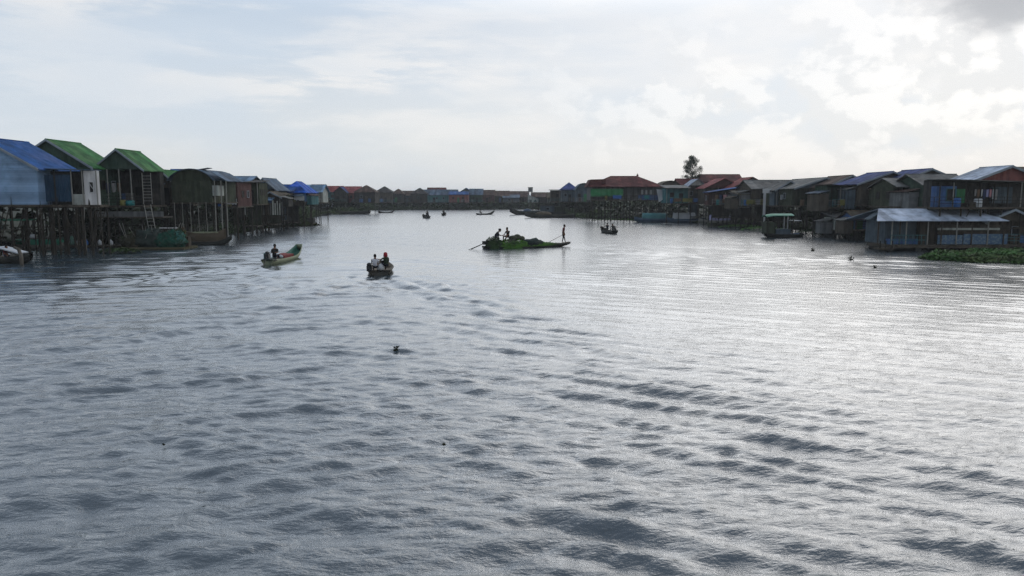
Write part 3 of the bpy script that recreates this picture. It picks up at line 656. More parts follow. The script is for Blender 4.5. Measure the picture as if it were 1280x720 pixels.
# ------------------------------------------------------------------ boats
def hull(L, B, Hg, bow, stern, wb=.12, ws=.6, n=22, m=9, t0=.1, bowkeel=.8, sternkeel=.3):
    outer, inner = [], []
    for i in range(n):
        t = -1 + 2*i/(n-1); x = t*L/2
        f = max(0, (t-t0)/(1-t0)); a = max(0, (-t-.1)/.9)
        w = B/2*(1-(1-wb)*f**2.2)*(1-(1-ws)*a**2.2)
        g = Hg + bow*max(0, t)**2.6 + stern*max(0, -t)**2.6
        k = -.18 + (bow*bowkeel+.18)*max(0, (t-.35)/.65)**2.2 + (stern*sternkeel+.12)*max(0, (-t-.5)/.5)**2
        k = min(k, g-.08)
        for j in range(m):
            s_ = -1 + 2*j/(m-1); sg = 1 if s_ > 0 else -1
            y = w*sg*abs(s_)**.75; z = k+(g-k)*abs(s_)**2.6
            outer.append((x, y, z))
            yi = max(0, w-.045)*sg*abs(s_)**.75; fl = max(k+.05, .13); fl = min(fl, g-.03); zi = fl+(g-fl)*abs(s_)**2.6
            inner.append((x*.985, yi, zi))
    b = MB(); N = n*m
    vs = outer+inner
    fo, fi, fr = [], [], []
    for i in range(n-1):
        for j in range(m-1):
            q = (i*m+j, (i+1)*m+j, (i+1)*m+j+1, i*m+j+1); fo.append(q); fi.append(tuple(N+k for k in q[::-1]))
        for j in (0, m-1):
            q = (i*m+j, (i+1)*m+j, N+(i+1)*m+j, N+i*m+j); fr.append(q)
    for i in (0, n-1):
        for j in range(m-1): fr.append((i*m+j, i*m+j+1, N+i*m+j+1, N+i*m+j))
    # end boards
    b.v = list(vs); b.f = fo+fr+fi; b.m = [0]*(len(fo)+len(fr))+[1]*len(fi)
    for i, sgn in ((0, 1), (n-1, -1)):          # close the ends with small boards
        ring = [i*m+j for j in range(m)]; b.f.append(tuple(ring if sgn > 0 else ring[::-1])); b.m.append(0)
    return b
HDARK = mat('hull_dark', (.03, .033, .03), .55); HWHITE = mat('hull_pale_wood', (.26, .29, .19), .6); HGREEN = mat('hull_green', (.03, .12, .09), .55)
HBROWN = mat('hull_brown', (.10, .08, .055), .7); HBLUE = mat('hull_blue', (.05, .09, .14), .55); HGREY = mat('hull_grey', (.17, .17, .15), .7)
RED = mat('dull_red', (.17, .03, .03), .7); METAL = mat('engine_metal', (.03, .032, .035), .35); ROPE = mat('rope', (.2, .17, .12))
def boat(name, label, loc, rz, L, B, Hg, bow, stern, mo, mi, benches=2, rails=True, cat='boat', group=None, **kw):
    o = thing(name, label, cat, loc, rz, group)
    hl = hull(L, B, Hg, bow, stern, **kw).build('hull', [mo, mi], o, True)
    for i in range(benches):
        x = -L*.28 + L*.5*i/max(1, benches-1) if benches > 1 else 0
        b = MB(); b.box(x-.1, x+.1, -B*.4, B*.4, Hg-.09, Hg-.05); b.build('thwart', WOOD, o)
    return o
def motor(boat_, L, side=0.0, long=2.2, z=.45):
    e = MB(); e.box(-L/2-.12, -L/2+.32, side-.16, side+.16, z, z+.34); e.ell((-L/2+.1, side, z+.4), (.2, .16, .14)); eo = e.build('outboard_engine', METAL, boat_)
    e = MB(); e.tube([(-L/2-.1, side, z+.1), (-L/2-long, side, -.25)], .03, 6); e.build('propeller_shaft', METAL, eo)
    e = MB(); e.tube([(-L/2+.3, side, z+.25), (-L/2+.9, side+.1, z+.38)], .02, 5); e.build('tiller', METAL, eo)

# ------------------------------------------------------------------ people
def person(label, loc, rz, pose, shirt, pants, hat=None, arms=None, group=None, scale=1.0):
    V = Vector
    if pose == 'stand':
        J = dict(pel=V((0,0,.93)), sp=V((.02,0,1.1)), ch=V((.06,0,1.32)), nk=V((.09,0,1.44)), hd=V((.13,0,1.60)),
            hL=V((0,.09,.88)), hR=V((0,-.09,.88)), kL=V((.05,.11,.5)), kR=V((.06,-.16,.5)), aL=V((-.06,.12,.09)), aR=V((.16,-.2,.09)), tL=V((.1,.13,.04)), tR=V((.32,-.21,.04)))
    elif pose == 'sit':
        J = dict(pel=V((0,0,.1)), sp=V((.0,0,.28)), ch=V((.06,0,.5)), nk=V((.1,0,.63)), hd=V((.14,0,.78)),
            hL=V((.03,.09,.09)), hR=V((.03,-.09,.09)), kL=V((.42,.15,.2)), kR=V((.42,-.15,.2)), aL=V((.5,.13,-.22)), aR=V((.5,-.13,-.22)), tL=V((.65,.14,-.25)), tR=V((.65,-.14,-.25)))
    else:                                       # crouched, bent forward
        J = dict(pel=V((0,0,.22)), sp=V((.08,0,.38)), ch=V((.24,0,.54)), nk=V((.33,0,.63)), hd=V((.42,0,.75)),
            hL=V((.02,.09,.2)), hR=V((.02,-.09,.2)), kL=V((.36,.16,.42)), kR=V((.36,-.16,.42)), aL=V((.2,.14,.07)), aR=V((.2,-.14,.07)), tL=V((.36,.15,.03)), tR=V((.36,-.15,.03)))
    c = J['ch']; J['sL'] = c+V((0,.17,.05)); J['sR'] = c+V((0,-.17,.05))
    A = arms or ((( .12,.06,-.24), (.34,.02,-.28)), ((.12,-.06,-.24), (.34,-.02,-.28)))
    J['eL'] = J['sL']+V(A[0][0]); J['wL'] = J['sL']+V(A[0][1]); J['eR'] = J['sR']+V(A[1][0]); J['wR'] = J['sR']+V(A[1][1])
    R = dict(pel=.13, sp=.12, ch=.135, nk=.055, hd=.095, hL=.09, hR=.09, kL=.062, kR=.062, aL=.042, aR=.042, tL=.035, tR=.035, sL=.065, sR=.065, eL=.043, eR=.043, wL=.03, wR=.03)
    E = [('pel','sp'),('sp','ch'),('ch','nk'),('nk','hd'),('pel','hL'),('pel','hR'),('hL','kL'),('hR','kR'),('kL','aL'),('kR','aR'),('aL','tL'),('aR','tR'),('ch','sL'),('ch','sR'),('sL','eL'),('sR','eR'),('eL','wL'),('eR','wR')]
    keys = list(J)
    me = bpy.data.meshes.new('person'); me.from_pydata([J[k] for k in keys], [(keys.index(a), keys.index(b)) for a, b in E], [])
    tmp = bpy.data.objects.new('tmp', me); COL.objects.link(tmp)
    md = tmp.modifiers.new('s', 'SKIN'); md.use_smooth_shade = True
    for i, k in enumerate(keys):
        sv = me.skin_vertices[0].data[i]; r = R[k]; sv.radius = (r, r); sv.use_root = (k == 'pel')
    sb = tmp.modifiers.new('d', 'SUBSURF'); sb.levels = 1
    dg = bpy.context.evaluated_depsgraph_get(); ev = tmp.evaluated_get(dg)
    bm = bmesh.new(); bm.from_mesh(ev.to_mesh()); ev.to_mesh_clear()
    bpy.data.objects.remove(tmp)
    hd = J['hd']; fwd = V((1,0,0))
    def ell(c, r):
        q = MB(); q.ell(c, r, 8, 6); vv = [bm.verts.new(v) for v in q.v]
        for f in q.f: bm.faces.new([vv[i] for i in f])
    ell(hd+V((.0,0,-.01)), (.1, .083, .125)); ell(hd+V((.1,0,-.02)), (.022, .014, .022))
    for sy in (-1, 1): ell(hd+V((0,sy*.085,-.01)), (.02, .01, .03)); ell(hd+V((.088,sy*.032,.01)), (.012, .014, .009))
    ell(hd+V((.088,0,-.06)), (.015, .028, .008))
    for k in ('L', 'R'):                          # hands: palm, four fingers, thumb
        w_, d = J['w'+k], (J['w'+k]-J['e'+k]).normalized(); up = V((0,0,1)); sd = d.cross(up).normalized()
        ell(w_+d*.05, (.045, .035, .025))
        for q_ in range(5):
            off = sd*((q_-1.5)*.017) if q_ < 4 else sd*(.04 if k == 'R' else -.04)
            s0 = w_+d*(.075 if q_ < 4 else .04)+off; ln = (.06, .07, .065, .05, .045)[q_]
            t_ = MB(); t_.tube([s0, s0+d*ln*.5-up*.01, s0+d*ln-up*.03], [.009, .009, .007], 5)
            vv = [bm.verts.new(v) for v in t_.v]
            for f in t_.f: bm.faces.new([vv[i] for i in f])
    out = bpy.data.meshes.new('person'); 
    segs = [(J[a], J[b], 0 if (a, b) in (('nk','hd'),('ch','nk'),('eL','wL'),('eR','wR'),('aL','tL'),('aR','tR')) else (2 if a[0] in 'phk' and b != 'sp' else 1)) for a, b in E]
    for f in bm.faces:
        p = f.calc_center_median(); best = (9, 0)
        for a, b2, mi in segs:
            ab = b2-a; t = max(0, min(1, (p-a).dot(ab)/max(ab.length_squared, 1e-6))); dd = (p-a-ab*t).length
            if dd < best[0]: best = (dd, mi)
        if (p-hd).length < .14 or (p-J['wL']).length < .16 or (p-J['wR']).length < .16: best = (0, 0)
        f.material_index = best[1]; f.smooth = True
    bmesh.ops.recalc_face_normals(bm, faces=bm.faces)
    bm.to_mesh(out); bm.free()
    for m_ in (SKIN, shirt, pants): out.materials.append(m_)
    o = bpy.data.objects.new('person', out); COL.objects.link(o); o.location = loc; o.rotation_euler.z = rz; o.scale = (scale,)*3
    tag(o, label, 'person', group)
    q = MB(); q.ell(hd+V((-.015,0,.035)), (.112, .096, .112), 10, 8); ho = q.build('hair', HAIR, o, True)
    for v in ho.data.vertices:
        if v.co.x > hd.x+.06 and v.co.z < hd.z+.06: v.co.x = hd.x+.06
        if v.co.z < hd.z-.05: v.co.z = hd.z-.05
    if hat:
        kind, hm = hat; q = MB()
        if kind == 'cone': q.lathe([(.26, 0), (.27, .01), (.13, .11), (.015, .19)], 14, (hd.x-.01, 0, hd.z+.05))
        elif kind == 'cap':
            q.lathe([(.117, 0), (.12, .05), (.09, .11), (.02, .13)], 12, (hd.x-.01, 0, hd.z+.035)); q.box(hd.x+.07, hd.x+.19, -.07, .07, hd.z+.04, hd.z+.05)
        else: q.lathe([(.15, -.14), (.135, -.02), (.125, .08), (.08, .14), (.01, .16)], 12, (hd.x-.04, 0, hd.z))
        q.build('hat', hm, o, True)
    return o
C_WHITE = mat('shirt_white', (.55, .56, .60)); C_BLACK = mat('cloth_black', (.012, .013, .015)); C_GREEN = mat('shirt_dark_green', (.02, .035, .018))
C_RED = mat('shirt_dull_red', (.12, .02, .025)); C_NAVY = mat('cloth_navy', (.015, .02, .035)); C_OLIVE = mat('shirt_olive', (.09, .085, .02)); C_TEAL = mat('shirt_teal', (.02, .05, .055))
C_REDHAT = mat('hat_red', (.30, .03, .04)); C_BROWN = mat('hat_brown', (.05, .035, .02))

BOATS = []                                       # (x, y, heading vector, speed) for the wakes
def head(p, q): d = (q-p).normalized(); return math.atan2(d.y, d.x)

# boat 1: long pale boat with green raised bow, one driver
s1, b1 = wat(335, 331.5), wat(374, 321)
L1 = 7.9; mid = (s1+b1)/2; hd1 = head(s1, b1)
o = boat('motor_boat', 'long pale motorboat with raised green bow and red load, driver sitting at stern', mid, hd1, L1, 1.3, .34, .72, .10, HWHITE, HGREEN, 4, wb=.42, ws=.7, bowkeel=.75)
motor(o, L1, 0, 1.2, .5)
b = MB(); b.box(-1.3, 1.0, -.42, .42, .25, .5); b.ell((-.4, 0, .5), (.9, .38, .14)); b.build('floor_cover', RED, o)
b = MB(); b.box(-L1/2+.1, -L1/2+1.3, -.5, .5, .3, .42); b.build('stern_deck', HDARK, o)
def at_(o, x, y, z): return o.location + Matrix.Rotation(o.rotation_euler.z, 3, 'Z') @ Vector((x, y, z))
person('driver in dark clothes sitting at the stern of the long pale motorboat', at_(o, -L1/2+1.35, -.1, .46), hd1, 'sit', C_BLACK, C_NAVY, scale=1.12, arms=(((.1,.08,-.22), (.3,.05,-.25)), ((-.12,-.1,-.2), (-.35,-.05,-.18))))
BOATS.append((s1.x, s1.y, hd1, 2.7, 1.0))
oo = thing('fuel_can', 'greenish fuel can behind the driver of the long pale motorboat', 'fuel can', at_(o, -L1/2+.75, .3, .42), hd1)
q = MB(); q.box(-.2, .2, -.14, .14, 0, .42); q.build('body', TEALT, oo); q = MB(); q.tube([(.1, 0, .42), (.1, 0, .5)], .04, 8); q.build('cap', DARK, oo)
for i, (x_, y_) in enumerate(((-1.75, .2), (-1.5, -.2))):
    q = MB(); q.ell((0, 0, .14), (.2, .16, .14), 10, 8); q.tube([(0, 0, .26), (.03, 0, .34)], .03, 5)
    tag(q.build('sack', WHT, loc=at_(o, x_, y_, .3), smooth=True), ['small pale sack in front of the driver, port side', 'small pale sack in front of the driver, starboard side'][i], 'sack', 'pale sacks in the long pale motorboat')

# boat 2: seen from behind, two people
s2 = wat(474, 344.5); hd2 = math.radians(97)
L2 = 5.2; mid = s2 + Vector((math.cos(hd2), math.sin(hd2), 0))*L2/2
o = boat('small_motor_boat', 'small brown motorboat seen from behind carrying two people', mid, hd2, L2, 1.65, .28, .26, .06, mat('hull_drab', (.10, .095, .08), .7), HBROWN, 2, wb=.3, ws=.92)
motor(o, L2, .62, .7, .3)
person('person in white shirt sitting in left half of small brown motorboat', at_(o, -L2/2+.5, .28, .42), hd2, 'sit', C_WHITE, C_NAVY)
person('person in dark green shirt and red head cloth, right half of small brown motorboat', at_(o, -L2/2+.75, -.42, .5), hd2+.4, 'sit', C_GREEN, C_NAVY, hat=('scarf', C_REDHAT), arms=(((.02,.2,-.1), (.0,.45,-.02)), ((.12,-.06,-.24), (.34,-.02,-.28))))
q = MB(); q.ell((0,0,.2), (.26,.26,.24), 10, 8); q.tube([(0,0,.4), (.04,0,.5)], .04, 5); tag(q.build('bundle', WHT, loc=at_(o, -L2/2+.9, -.05, .22), smooth=True), 'white bundle between the two people in small brown motorboat', 'bundle')
BOATS.append((s2.x, s2.y, hd2, 2.7, 1.2))

# boat 3: long working boat with plants, three people
a3, c3 = wat(606, 311), wat(711, 308); L3 = (c3-a3).length+.2; mid = (a3+c3)/2; hd3 = head(a3, c3)
o = boat('cargo_boat', 'long low working boat heaped with green plants carrying three people', mid, hd3, L3, 1.5, .16, .32, .10, HDARK, HBROWN, 3, wb=.28, ws=.75)
BOATS.append((a3.x, a3.y, hd3, 1.8, .15))
b = MB(); b.box(L3/2-2.4, L3/2-.1, -.32, .32, .33, .38); b.build('bow_deck', HGREY, o)
b = MB(); b.tube([(-L3/2+.2, 0, .6), (-L3/2-1.6, -.2, -.1)], .035, 5); b.build('propeller_shaft', METAL, o)
b = MB(); b.box(-L3/2-.1, -L3/2+.5, -.2, .2, .42, .75); b.build('engine', METAL, o)
LEAFG = mat('leaf_bright', (.11, .26, .04), .7, 'plain', .5, color2=(.02, .05, .015)); LEAFD = mat('leaf_dark', (.035, .07, .024), .75, 'plain', .5, color2=(.05, .06, .02))
def leaf_heap(name, label, cat, loc, rz, rx, ry, h, n, size, m, seed=1, group=None, core=True):
    r = random.Random(seed); b = MB()
    if core: b.ell((0, 0, 0.02), (rx*.9, ry*.85, h*.7), 14, 8)
    for i in range(n):
        a = r.uniform(0, 2*PI); rr = math.sqrt(r.random()); x, y = rx*rr*math.cos(a), ry*rr*math.sin(a)
        z = h*math.sqrt(max(0, 1-rr*rr))*r.uniform(.75, 1.1)
        s_ = size*r.uniform(.6, 1.3); t = r.uniform(0, 2*PI); ti = r.uniform(-.9, .9)
        u = Vector((math.cos(t), math.sin(t), ti)).normalized()*s_; v = Vector((-math.sin(t), math.cos(t), r.uniform(-.6,.6))).normalized()*s_*.45
        p = Vector((x, y, z+.03)); b.add([p-u, p-v+u*.2, p+u, p+v+u*.1], [(0,1,2,3)])
    return tag(b.build(name, m, loc=loc, rz=rz), label, cat, group)
leaf_heap('plant_heap', 'bright green heap of water plants at middle of working boat', 'plant heap', at_(o, -L3/2+2.9, 0, .1), hd3, 2.0, .95, .72, 700, .14, LEAFG, 3)
leaf_heap('plant_heap', 'darker green heap of plants at stern of working boat', 'plant heap', at_(o, -L3/2+1.0, 0, .15), hd3, .95, .85, .95, 420, .14, LEAFD, 4)
leaf_heap('plant_heap', 'low pale green heap of plants under the bow of working boat', 'plant heap', at_(o, .35*L3/2, 0, .12), hd3, 2.1, .72, .32, 450, .12, LEAFG, 5)
q = MB(); q.ell((0,0,.1), (1.05, .55, .42), 14, 10); q.ell((.6,.1,.05), (.6, .45, .3), 14, 10); mo = q.build('net_bundle', mat('dark_net', (.03, .045, .04)), loc=at_(o, .12*L3/2, 0, .38), rz=hd3, smooth=True)
for v in mo.data.vertices: v.co *= 1+.3*mnoise.noise(v.co*3)
tag(mo, 'rounded dark net bundle amidships on working boat', 'net')
q = MB(); q.ell((-.2,0,.1), (.45, .4, .3), 14, 10); q.ell((.3,.1,.18), (.4, .35, .32), 12, 8); q.ell((.75,-.05,.08), (.3, .3, .24), 10, 8); mo = q.build('sack_pile', mat('olive_sack', (.06, .065, .04)), loc=at_(o, -.15*L3, 0, .85), rz=hd3, smooth=True)
tag(mo, 'olive sacks piled on plants behind the seated middle person', 'sacks')
def fishtrap(loc, rz, label, n=5, gap=.16, hh=.6):
    f = thing('fish_trap', label, 'fish trap', loc, rz)
    for i in range(n):
        b = MB(); b.tube([(i*gap, 0, 0), (i*gap+.05, -.05, hh)], .022, 4); b.build('stake', PALEPOLE, f)
    b = MB(); b.tube([(0, -.02, hh*.45), (n*gap-.1, -.02, hh*.45)], .02, 4); b.tube([(0, -.04, hh*.85), (n*gap-.1, -.04, hh*.85)], .02, 4); b.build('binding', POLE, f)
fishtrap(at_(o, -L3/2+2.3, -.62, .32), hd3, 'whitish stake trap hung on side of working boat')
person('person in dark shirt crouching at stern of working boat', at_(o, -L3/2+1.15, 0, .9), hd3-.3, 'crouch', C_BLACK, C_NAVY, hat=('cap', C_BLACK), scale=1.15)
person('person in black shirt seated high in middle of working boat', at_(o, -L3/2+2.55, .05, 1.0), hd3+PI+.5, 'sit', C_BLACK, C_BLACK, scale=1.15)
pp = at_(o, L3/2-.75, 0, .365)
person('barefoot person in dull red top standing at bow of working boat holding a pole', pp, hd3-.15, 'stand', C_RED, C_BLACK, arms=(((-.02,.05,-.26), (.1,-.06,-.46)), ((-.04,-.06,-.26), (.02,-.02,-.5))), scale=1.08)
b = MB(); q0 = Vector((.16, .0, .93)); b.tube([q0, Vector((-1.95, -.1, -.1))], .022, 5)
tag(b.build('punt_pole', POLE, loc=pp, rz=hd3-.15), 'thin pole slanting down from hands of the standing person', 'pole')
b = MB(); b.tube([(0,0,0), (-2.3, -.6, -.75)], .025, 5); tag(b.build('long_oar', POLE, loc=at_(o, -L3/2+.4, -.3, .75), rz=hd3), 'long thin oar trailing from stern of working boat', 'oar')

# boat 4: two riders, right of centre
s4 = wat(768.5, 292.5); hd4 = math.radians(108); L4 = 4.4; mid = s4+Vector((math.cos(hd4), math.sin(hd4), 0))*L4/2
o = boat('small_motor_boat', 'dark small motorboat with two riders speeding away, nearest to the big red roof', mid, hd4, L4, 1.2, .4, .5, .1, HDARK, HDARK, 2, wb=.2, ws=.85)
motor(o, L4, 0, .8, .45)
person('rider in dark clothes steering at stern of speeding dark motorboat', at_(o, -L4/2+.8, -.1, .5), hd4, 'sit', C_BLACK, C_NAVY, arms=(((.15,.1,-.2), (.3,.05,-.25)), ((-.1,-.2,-.15), (-.2,-.42,-.2))))
person('passenger in dark clothes ahead of rider in speeding dark motorboat', at_(o, -L4/2+2.2, .05, .5), hd4, 'sit', C_NAVY, C_BLACK, arms=(((.1,.2,-.15), (.2,.4,-.2)), ((.12,-.06,-.24), (.34,-.02,-.28))))
BOATS.append((s4.x, s4.y, hd4-.15, 2.8, .12))
# far boats
s5 = wat(535.5, 273); hd5 = math.radians(112); Lf = 4.6
o = boat('far_motor_boat', 'far dark motorboat with two riders, leftmost of three far off boats', s5+Vector((math.cos(hd5), math.sin(hd5), 0))*Lf/2, hd5, Lf, 1.3, .45, .5, .1, HDARK, HDARK, 1, ws=.9, group='small boats far down the channel')
motor(o, Lf, 0, .8, .5)
person('rider with dark clothes at stern of leftmost far off boat', at_(o, -Lf/2+.6, .15, .6), hd5, 'sit', C_BLACK, C_BLACK, scale=1.15)
person('second rider sitting forward in leftmost far off boat', at_(o, -Lf/2+1.8, -.35, .7), hd5, 'sit', C_BLACK, C_BLACK, scale=1.15)
BOATS.append((s5.x, s5.y, hd5, 2.6, .25))
s6 = wat(554, 269.5)
o = boat('far_motor_boat', 'far dark motorboat seen end on, middle of three far off boats', s6+Vector((0, Lf/2, 0)), PI/2, Lf, 1.3, .5, .4, .1, HDARK, HDARK, 1, ws=.9, group='small boats far down the channel')
person('rider in middle one of three far off boats', at_(o, -Lf/2+.7, 0, .6), PI/2, 'sit', C_BLACK, C_BLACK, scale=1.15)
BOATS.append((s6.x, s6.y, PI/2, 2.6, .3))
s7 = wat(598, 268.5); hd7 = math.radians(28)
o = boat('far_motor_boat', 'far dark motorboat with raised bow, rightmost of three far off boats', s7+Vector((math.cos(hd7), math.sin(hd7), 0))*2.2, hd7, 5.5, 1.1, .35, .9, .1, HDARK, HDARK, 1, ws=.8, group='small boats far down the channel')
person('single rider in far off boat with raised bow', at_(o, -1.7, 0, .45), hd7, 'sit', C_BLACK, C_BLACK, scale=1.1)
BOATS.append((s7.x, s7.y, hd7, 3.0, .4))
p8 = wat(483, 266.3)
boat('canoe', 'empty dark canoe with upturned ends lying off the left far bank', p8, math.radians(-8), 5.2, .9, .25, .8, .55, HDARK, HDARK, 1, wb=.15, ws=.2, cat='canoe')

# moored craft, left
p = wat(262, 305); p.y += .5
boat('canoe', 'long black canoe with upturned bow moored right of net raft', wat(260, 306.3), math.radians(2), 5.0, .8, .32, .75, .1, HDARK, HDARK, 2, wb=.12, ws=.5, cat='canoe')
o = boat('moored_boat', 'grey wooden boat with pale top rail moored behind black canoe', wat(258, 303.8), math.radians(6), 4.2, 1.0, 1.1, .5, .2, HBROWN, HGREY, 2, wb=.3, ws=.8)
q = MB(); q.box(-1.3, 1.4, -.42, .42, 1.1, 1.22); q.build('top_plank', HWHITE, o)
q = MB(); q.ell((0, 0, .18), (.2, .2, .2), 10, 8); tag(q.build('float', HDARK, loc=wat(285.6, 292.5), smooth=True), 'round black float on the water off the black canoe', 'float')
o = boat('tarp_boat', 'moored boat with long green cover in front of house stilts, left bank', wat(52, 312), math.radians(0), 5.0, 1.5, .5, .25, .1, HGREY, HDARK, 1, wb=.5, ws=.8)
q = MB(); n = 10
for i in range(n):
    x0, x1 = -2.2+i*.44, -2.2+(i+1)*.44
    q.add([(x0, -.6, .5), (x1, -.6, .5), (x1, -.35, .95+.03*(i % 2)), (x0, -.35, .95), (x0, .35, .95), (x1, .35, .95+.03*(i % 2)), (x1, .6, .5), (x0, .6, .5)], [(0,1,2,3),(3,2,5,4),(4,5,6,7)])
q.add([(-2.2,-.6,.5),(-2.2,-.35,.95),(-2.2,.35,.95),(-2.2,.6,.5),(2.2,-.6,.5),(2.2,-.35,.95),(2.2,.35,.95),(2.2,.6,.5)], [(0,1,2,3),(7,6,5,4)])
q.build('cover', GREENT, o)
barrel(40, wat(40, 311).y, 298, WHT, 'whitish drum standing on cover of green tarp boat', .28, .4)
q = MB(); q.box(-.75, .75, -.4, .4, .02, .5); q.prism([(-.8, .5), (.8, .5), (.5, .85), (-.4, .75)], -.45, .45); 
tag(q.build('covered_stack', mat('mint_cloth', (.13, .26, .22)), loc=wat(83, 309)+Vector((0, 0, .25))), 'mint green covered stack right of the green tarp boat', 'stack')
o = thing('landing_stage', 'low bamboo landing with odds and ends between green tarp boat and net raft', 'landing', wat(112, 309.5))
q = MB(); q.box(-3.2, 3.6, -.8, 1.2, .1, .24); q.build('deck', wallmat('brown'), o)
for i in range(7): stilt(o, -3+i, -.7, -1, .6, .05, 'pile')
for i, (px, c, lab) in enumerate(((94, WHT, 'white jug on the bamboo landing, leftmost of its jugs'), (104, BARB, 'blue jug on the bamboo landing'), (121, WHT, 'white jug on the bamboo landing, nearest to net raft'), (99, CL[5], 'brown jar between white and blue jug on bamboo landing'), (135, WHT, 'white tub at right end of bamboo landing'))):
    pw = wat(px, 310); q = MB(); q.lathe([(.14, 0), (.2, .12), (.2, .35), (.08, .48), (.08, .55)], 10); tag(q.build('jug', c, loc=(pw.x, o.location.y, .24), smooth=True), lab, 'jug', 'jugs on the landing')
# green skiff roof at left edge and boat with people cut by the frame
o = boat('edge_boat', 'dark boat with standing figure, cut by left edge of the picture', wat(4, 329), math.radians(-4), 4.6, 1.4, .5, .35, .1, HDARK, HBROWN, 1, wb=.3, ws=.8)
q = MB(); q.prism([(-.1, 1.2), (1.6, .75), (1.65, .82), (-.1, 1.28)], -.5, .6); q.build('awning', WHT, o)
for x_ in (.0, 1.45): q = MB(); q.tube([(x_, .5, .3), (x_, .5, 1.2-.26*x_)], .03, 5); q.build('awning_post', POLE, o)
person('person in dull red shirt sitting in the boat at left edge', at_(o, .25, 0, .45), math.radians(-20), 'sit', C_RED, C_NAVY)
q = MB(); q.ell((0, 0, .32), (.42, .36, .36), 12, 8); tag(q.build('sack', mat('grey_sack', (.2, .2, .18)), loc=wat(20, 329)+Vector((0, 0, .1)), smooth=True), 'large grey sack in bow of boat at left edge', 'sack')
q = MB(); q.tube([(0,0,-.5), (.02,0,.6), (-.12,0,1.15), (-.45,0,1.3)], [.14, .13, .12, .1], 8); tag(q.build('stump', mat('grey_bark', (.10,.09,.075)), loc=wat(27, 331), smooth=True), 'bent grey brown stump rising from water near left edge', 'stump')
o = thing('green_awning', 'long low green awning on poles beneath the pale blue house', 'awning', (xat(-5, 64), 64, 0))
z_ = zat(64, 275); q = MB(); q.prism([(-1.5, z_), (2.9, z_-.05), (2.9, z_+.08), (-1.5, z_+.1)], -.8, 1.2); q.build('cover', GREENT, o)
for x_ in (-1.3, .8, 2.7):
    for y_ in (-.7, 1.1): stilt(o, x_, y_, -1, z_, .05, 'pole')
# net raft
o = thing('net_raft', 'heaped fishing raft of branches and green nets below the ladder', 'raft', wat(197, 311.5))
q = MB(); 
for i in range(9): q.tube([(-3.2, -.9+i*.35, .12), (3.0, -.9+i*.35, .12)], .13, 6)
q.build('bamboo_deck', mat('bamboo', (.10, .09, .05)), o)
def mound(parent, name, m, c, r, seed, amp=.3, n=40):
    q = MB(); q.ell(c, r, n, 26); ob = q.build(name, m, parent, True)
    for v in ob.data.vertices:
        d = mnoise.noise(v.co*1.7+Vector((seed, 0, 0)))*amp + mnoise.noise(v.co*5+Vector((seed, 0, 0)))*amp*.5
        d += mnoise.noise(v.co*9+Vector((seed, 2, 0)))*amp*.55 + abs(mnoise.noise(v.co*4.3+Vector((seed, 5, 0))))*amp*.8 - amp*.3
        v.co += (v.co-Vector(c)).normalized()*d
    rr = random.Random(seed); lf = MB()
    for i in range(260):
        v = ob.data.vertices[rr.randrange(len(ob.data.vertices))].co
        if v.z < .1: continue
        t = rr.uniform(0, 6.28); u = Vector((math.cos(t), math.sin(t), rr.uniform(-1, 1)))*rr.uniform(.08, .22); w_ = Vector((-math.sin(t), math.cos(t), rr.uniform(-.5, .5)))*.05
        p = v+Vector((rr.uniform(-.1, .1), rr.uniform(-.1, .1), rr.uniform(0, .16))); lf.add([p-u, p+w_, p+u, p-w_], [(0,1,2,3)])
    lf.build('net_scraps', rr.choice([LEAFD, m, POLE]), ob)
    return ob
mound(o, 'green_net', mat('green_net', (.018, .085, .06), .8, 'plain', .6, color2=(.05,.06,.04), scale=3), (1.3, -.1, .7), (1.6, .9, 1.15), 3)
mound(o, 'dark_net', mat('dark_net', (.03, .045, .04)), (-.6, .1, .75), (1.7, 1.0, 1.25), 5)
mound(o, 'brushwood', mat('brushwood', (.045, .045, .03), .9, 'plain', .6), (-2.3, .0, .5), (1.3, .9, .95), 7, .4)
mound(o, 'teal_net', mat('teal_net', (.05, .16, .14), .8, 'plain', .5, scale=3), (2.35, -.3, 1.1), (.5, .45, .8), 9, .15)
r = random.Random(5)
for i in range(34):
    q = MB(); x_ = r.uniform(-3, 2.6); y_ = r.uniform(-.9, .6); q.tube([(x_, y_, r.uniform(.5, 1.3)), (x_+r.uniform(-.8, .8), y_+r.uniform(-.4, .2), r.uniform(1.2, 2.6))], .025, 4); q.build('branch', r.choice([POLE, PALEPOLE, WOOD]), o)
q = MB(); q.box(-.2, 1.5, .9, 1.2, 1.95, 2.03); q.build('plank', WHITE, o)
q = MB(); q.tube([(.2, 1.05, 0.1), (.2, 1.05, 1.95)], .04, 5); q.tube([(1.3, 1.05, 0.1), (1.3, 1.05, 1.95)], .04, 5); q.build('plank_post', POLE, o)
person('person in olive shirt and dark pointed hat working on the net raft', at_(o, 2.5, .6, 1.15), math.radians(-100), 'crouch', C_OLIVE, C_BLACK, hat=('cone', C_BROWN))
b = MB(); b.box(-.35, .35, -.3, .3, 0.1, 1.17); tag(b.build('work_box', WOOD, loc=at_(o, 2.5, .65, 0)), 'dark wooden box under the crouching figure with pointed hat', 'box')
boat('moored_boat', 'low brown boat nosing between stilts under white right wall', wat(100, 303), math.radians(14), 5.0, 1.2, .45, .4, .15, HBROWN, HDARK, 3)
boat('moored_boat', 'grey skiff half hidden behind net raft and ladder', wat(172, 301), math.radians(-6), 4.6, 1.2, .5, .4, .15, HGREY, HDARK, 2)
boat('moored_boat', 'dark green skiff under the arched house', wat(228, 297), math.radians(4), 4.4, 1.2, .5, .35, .1, HGREEN, HDARK, 2)
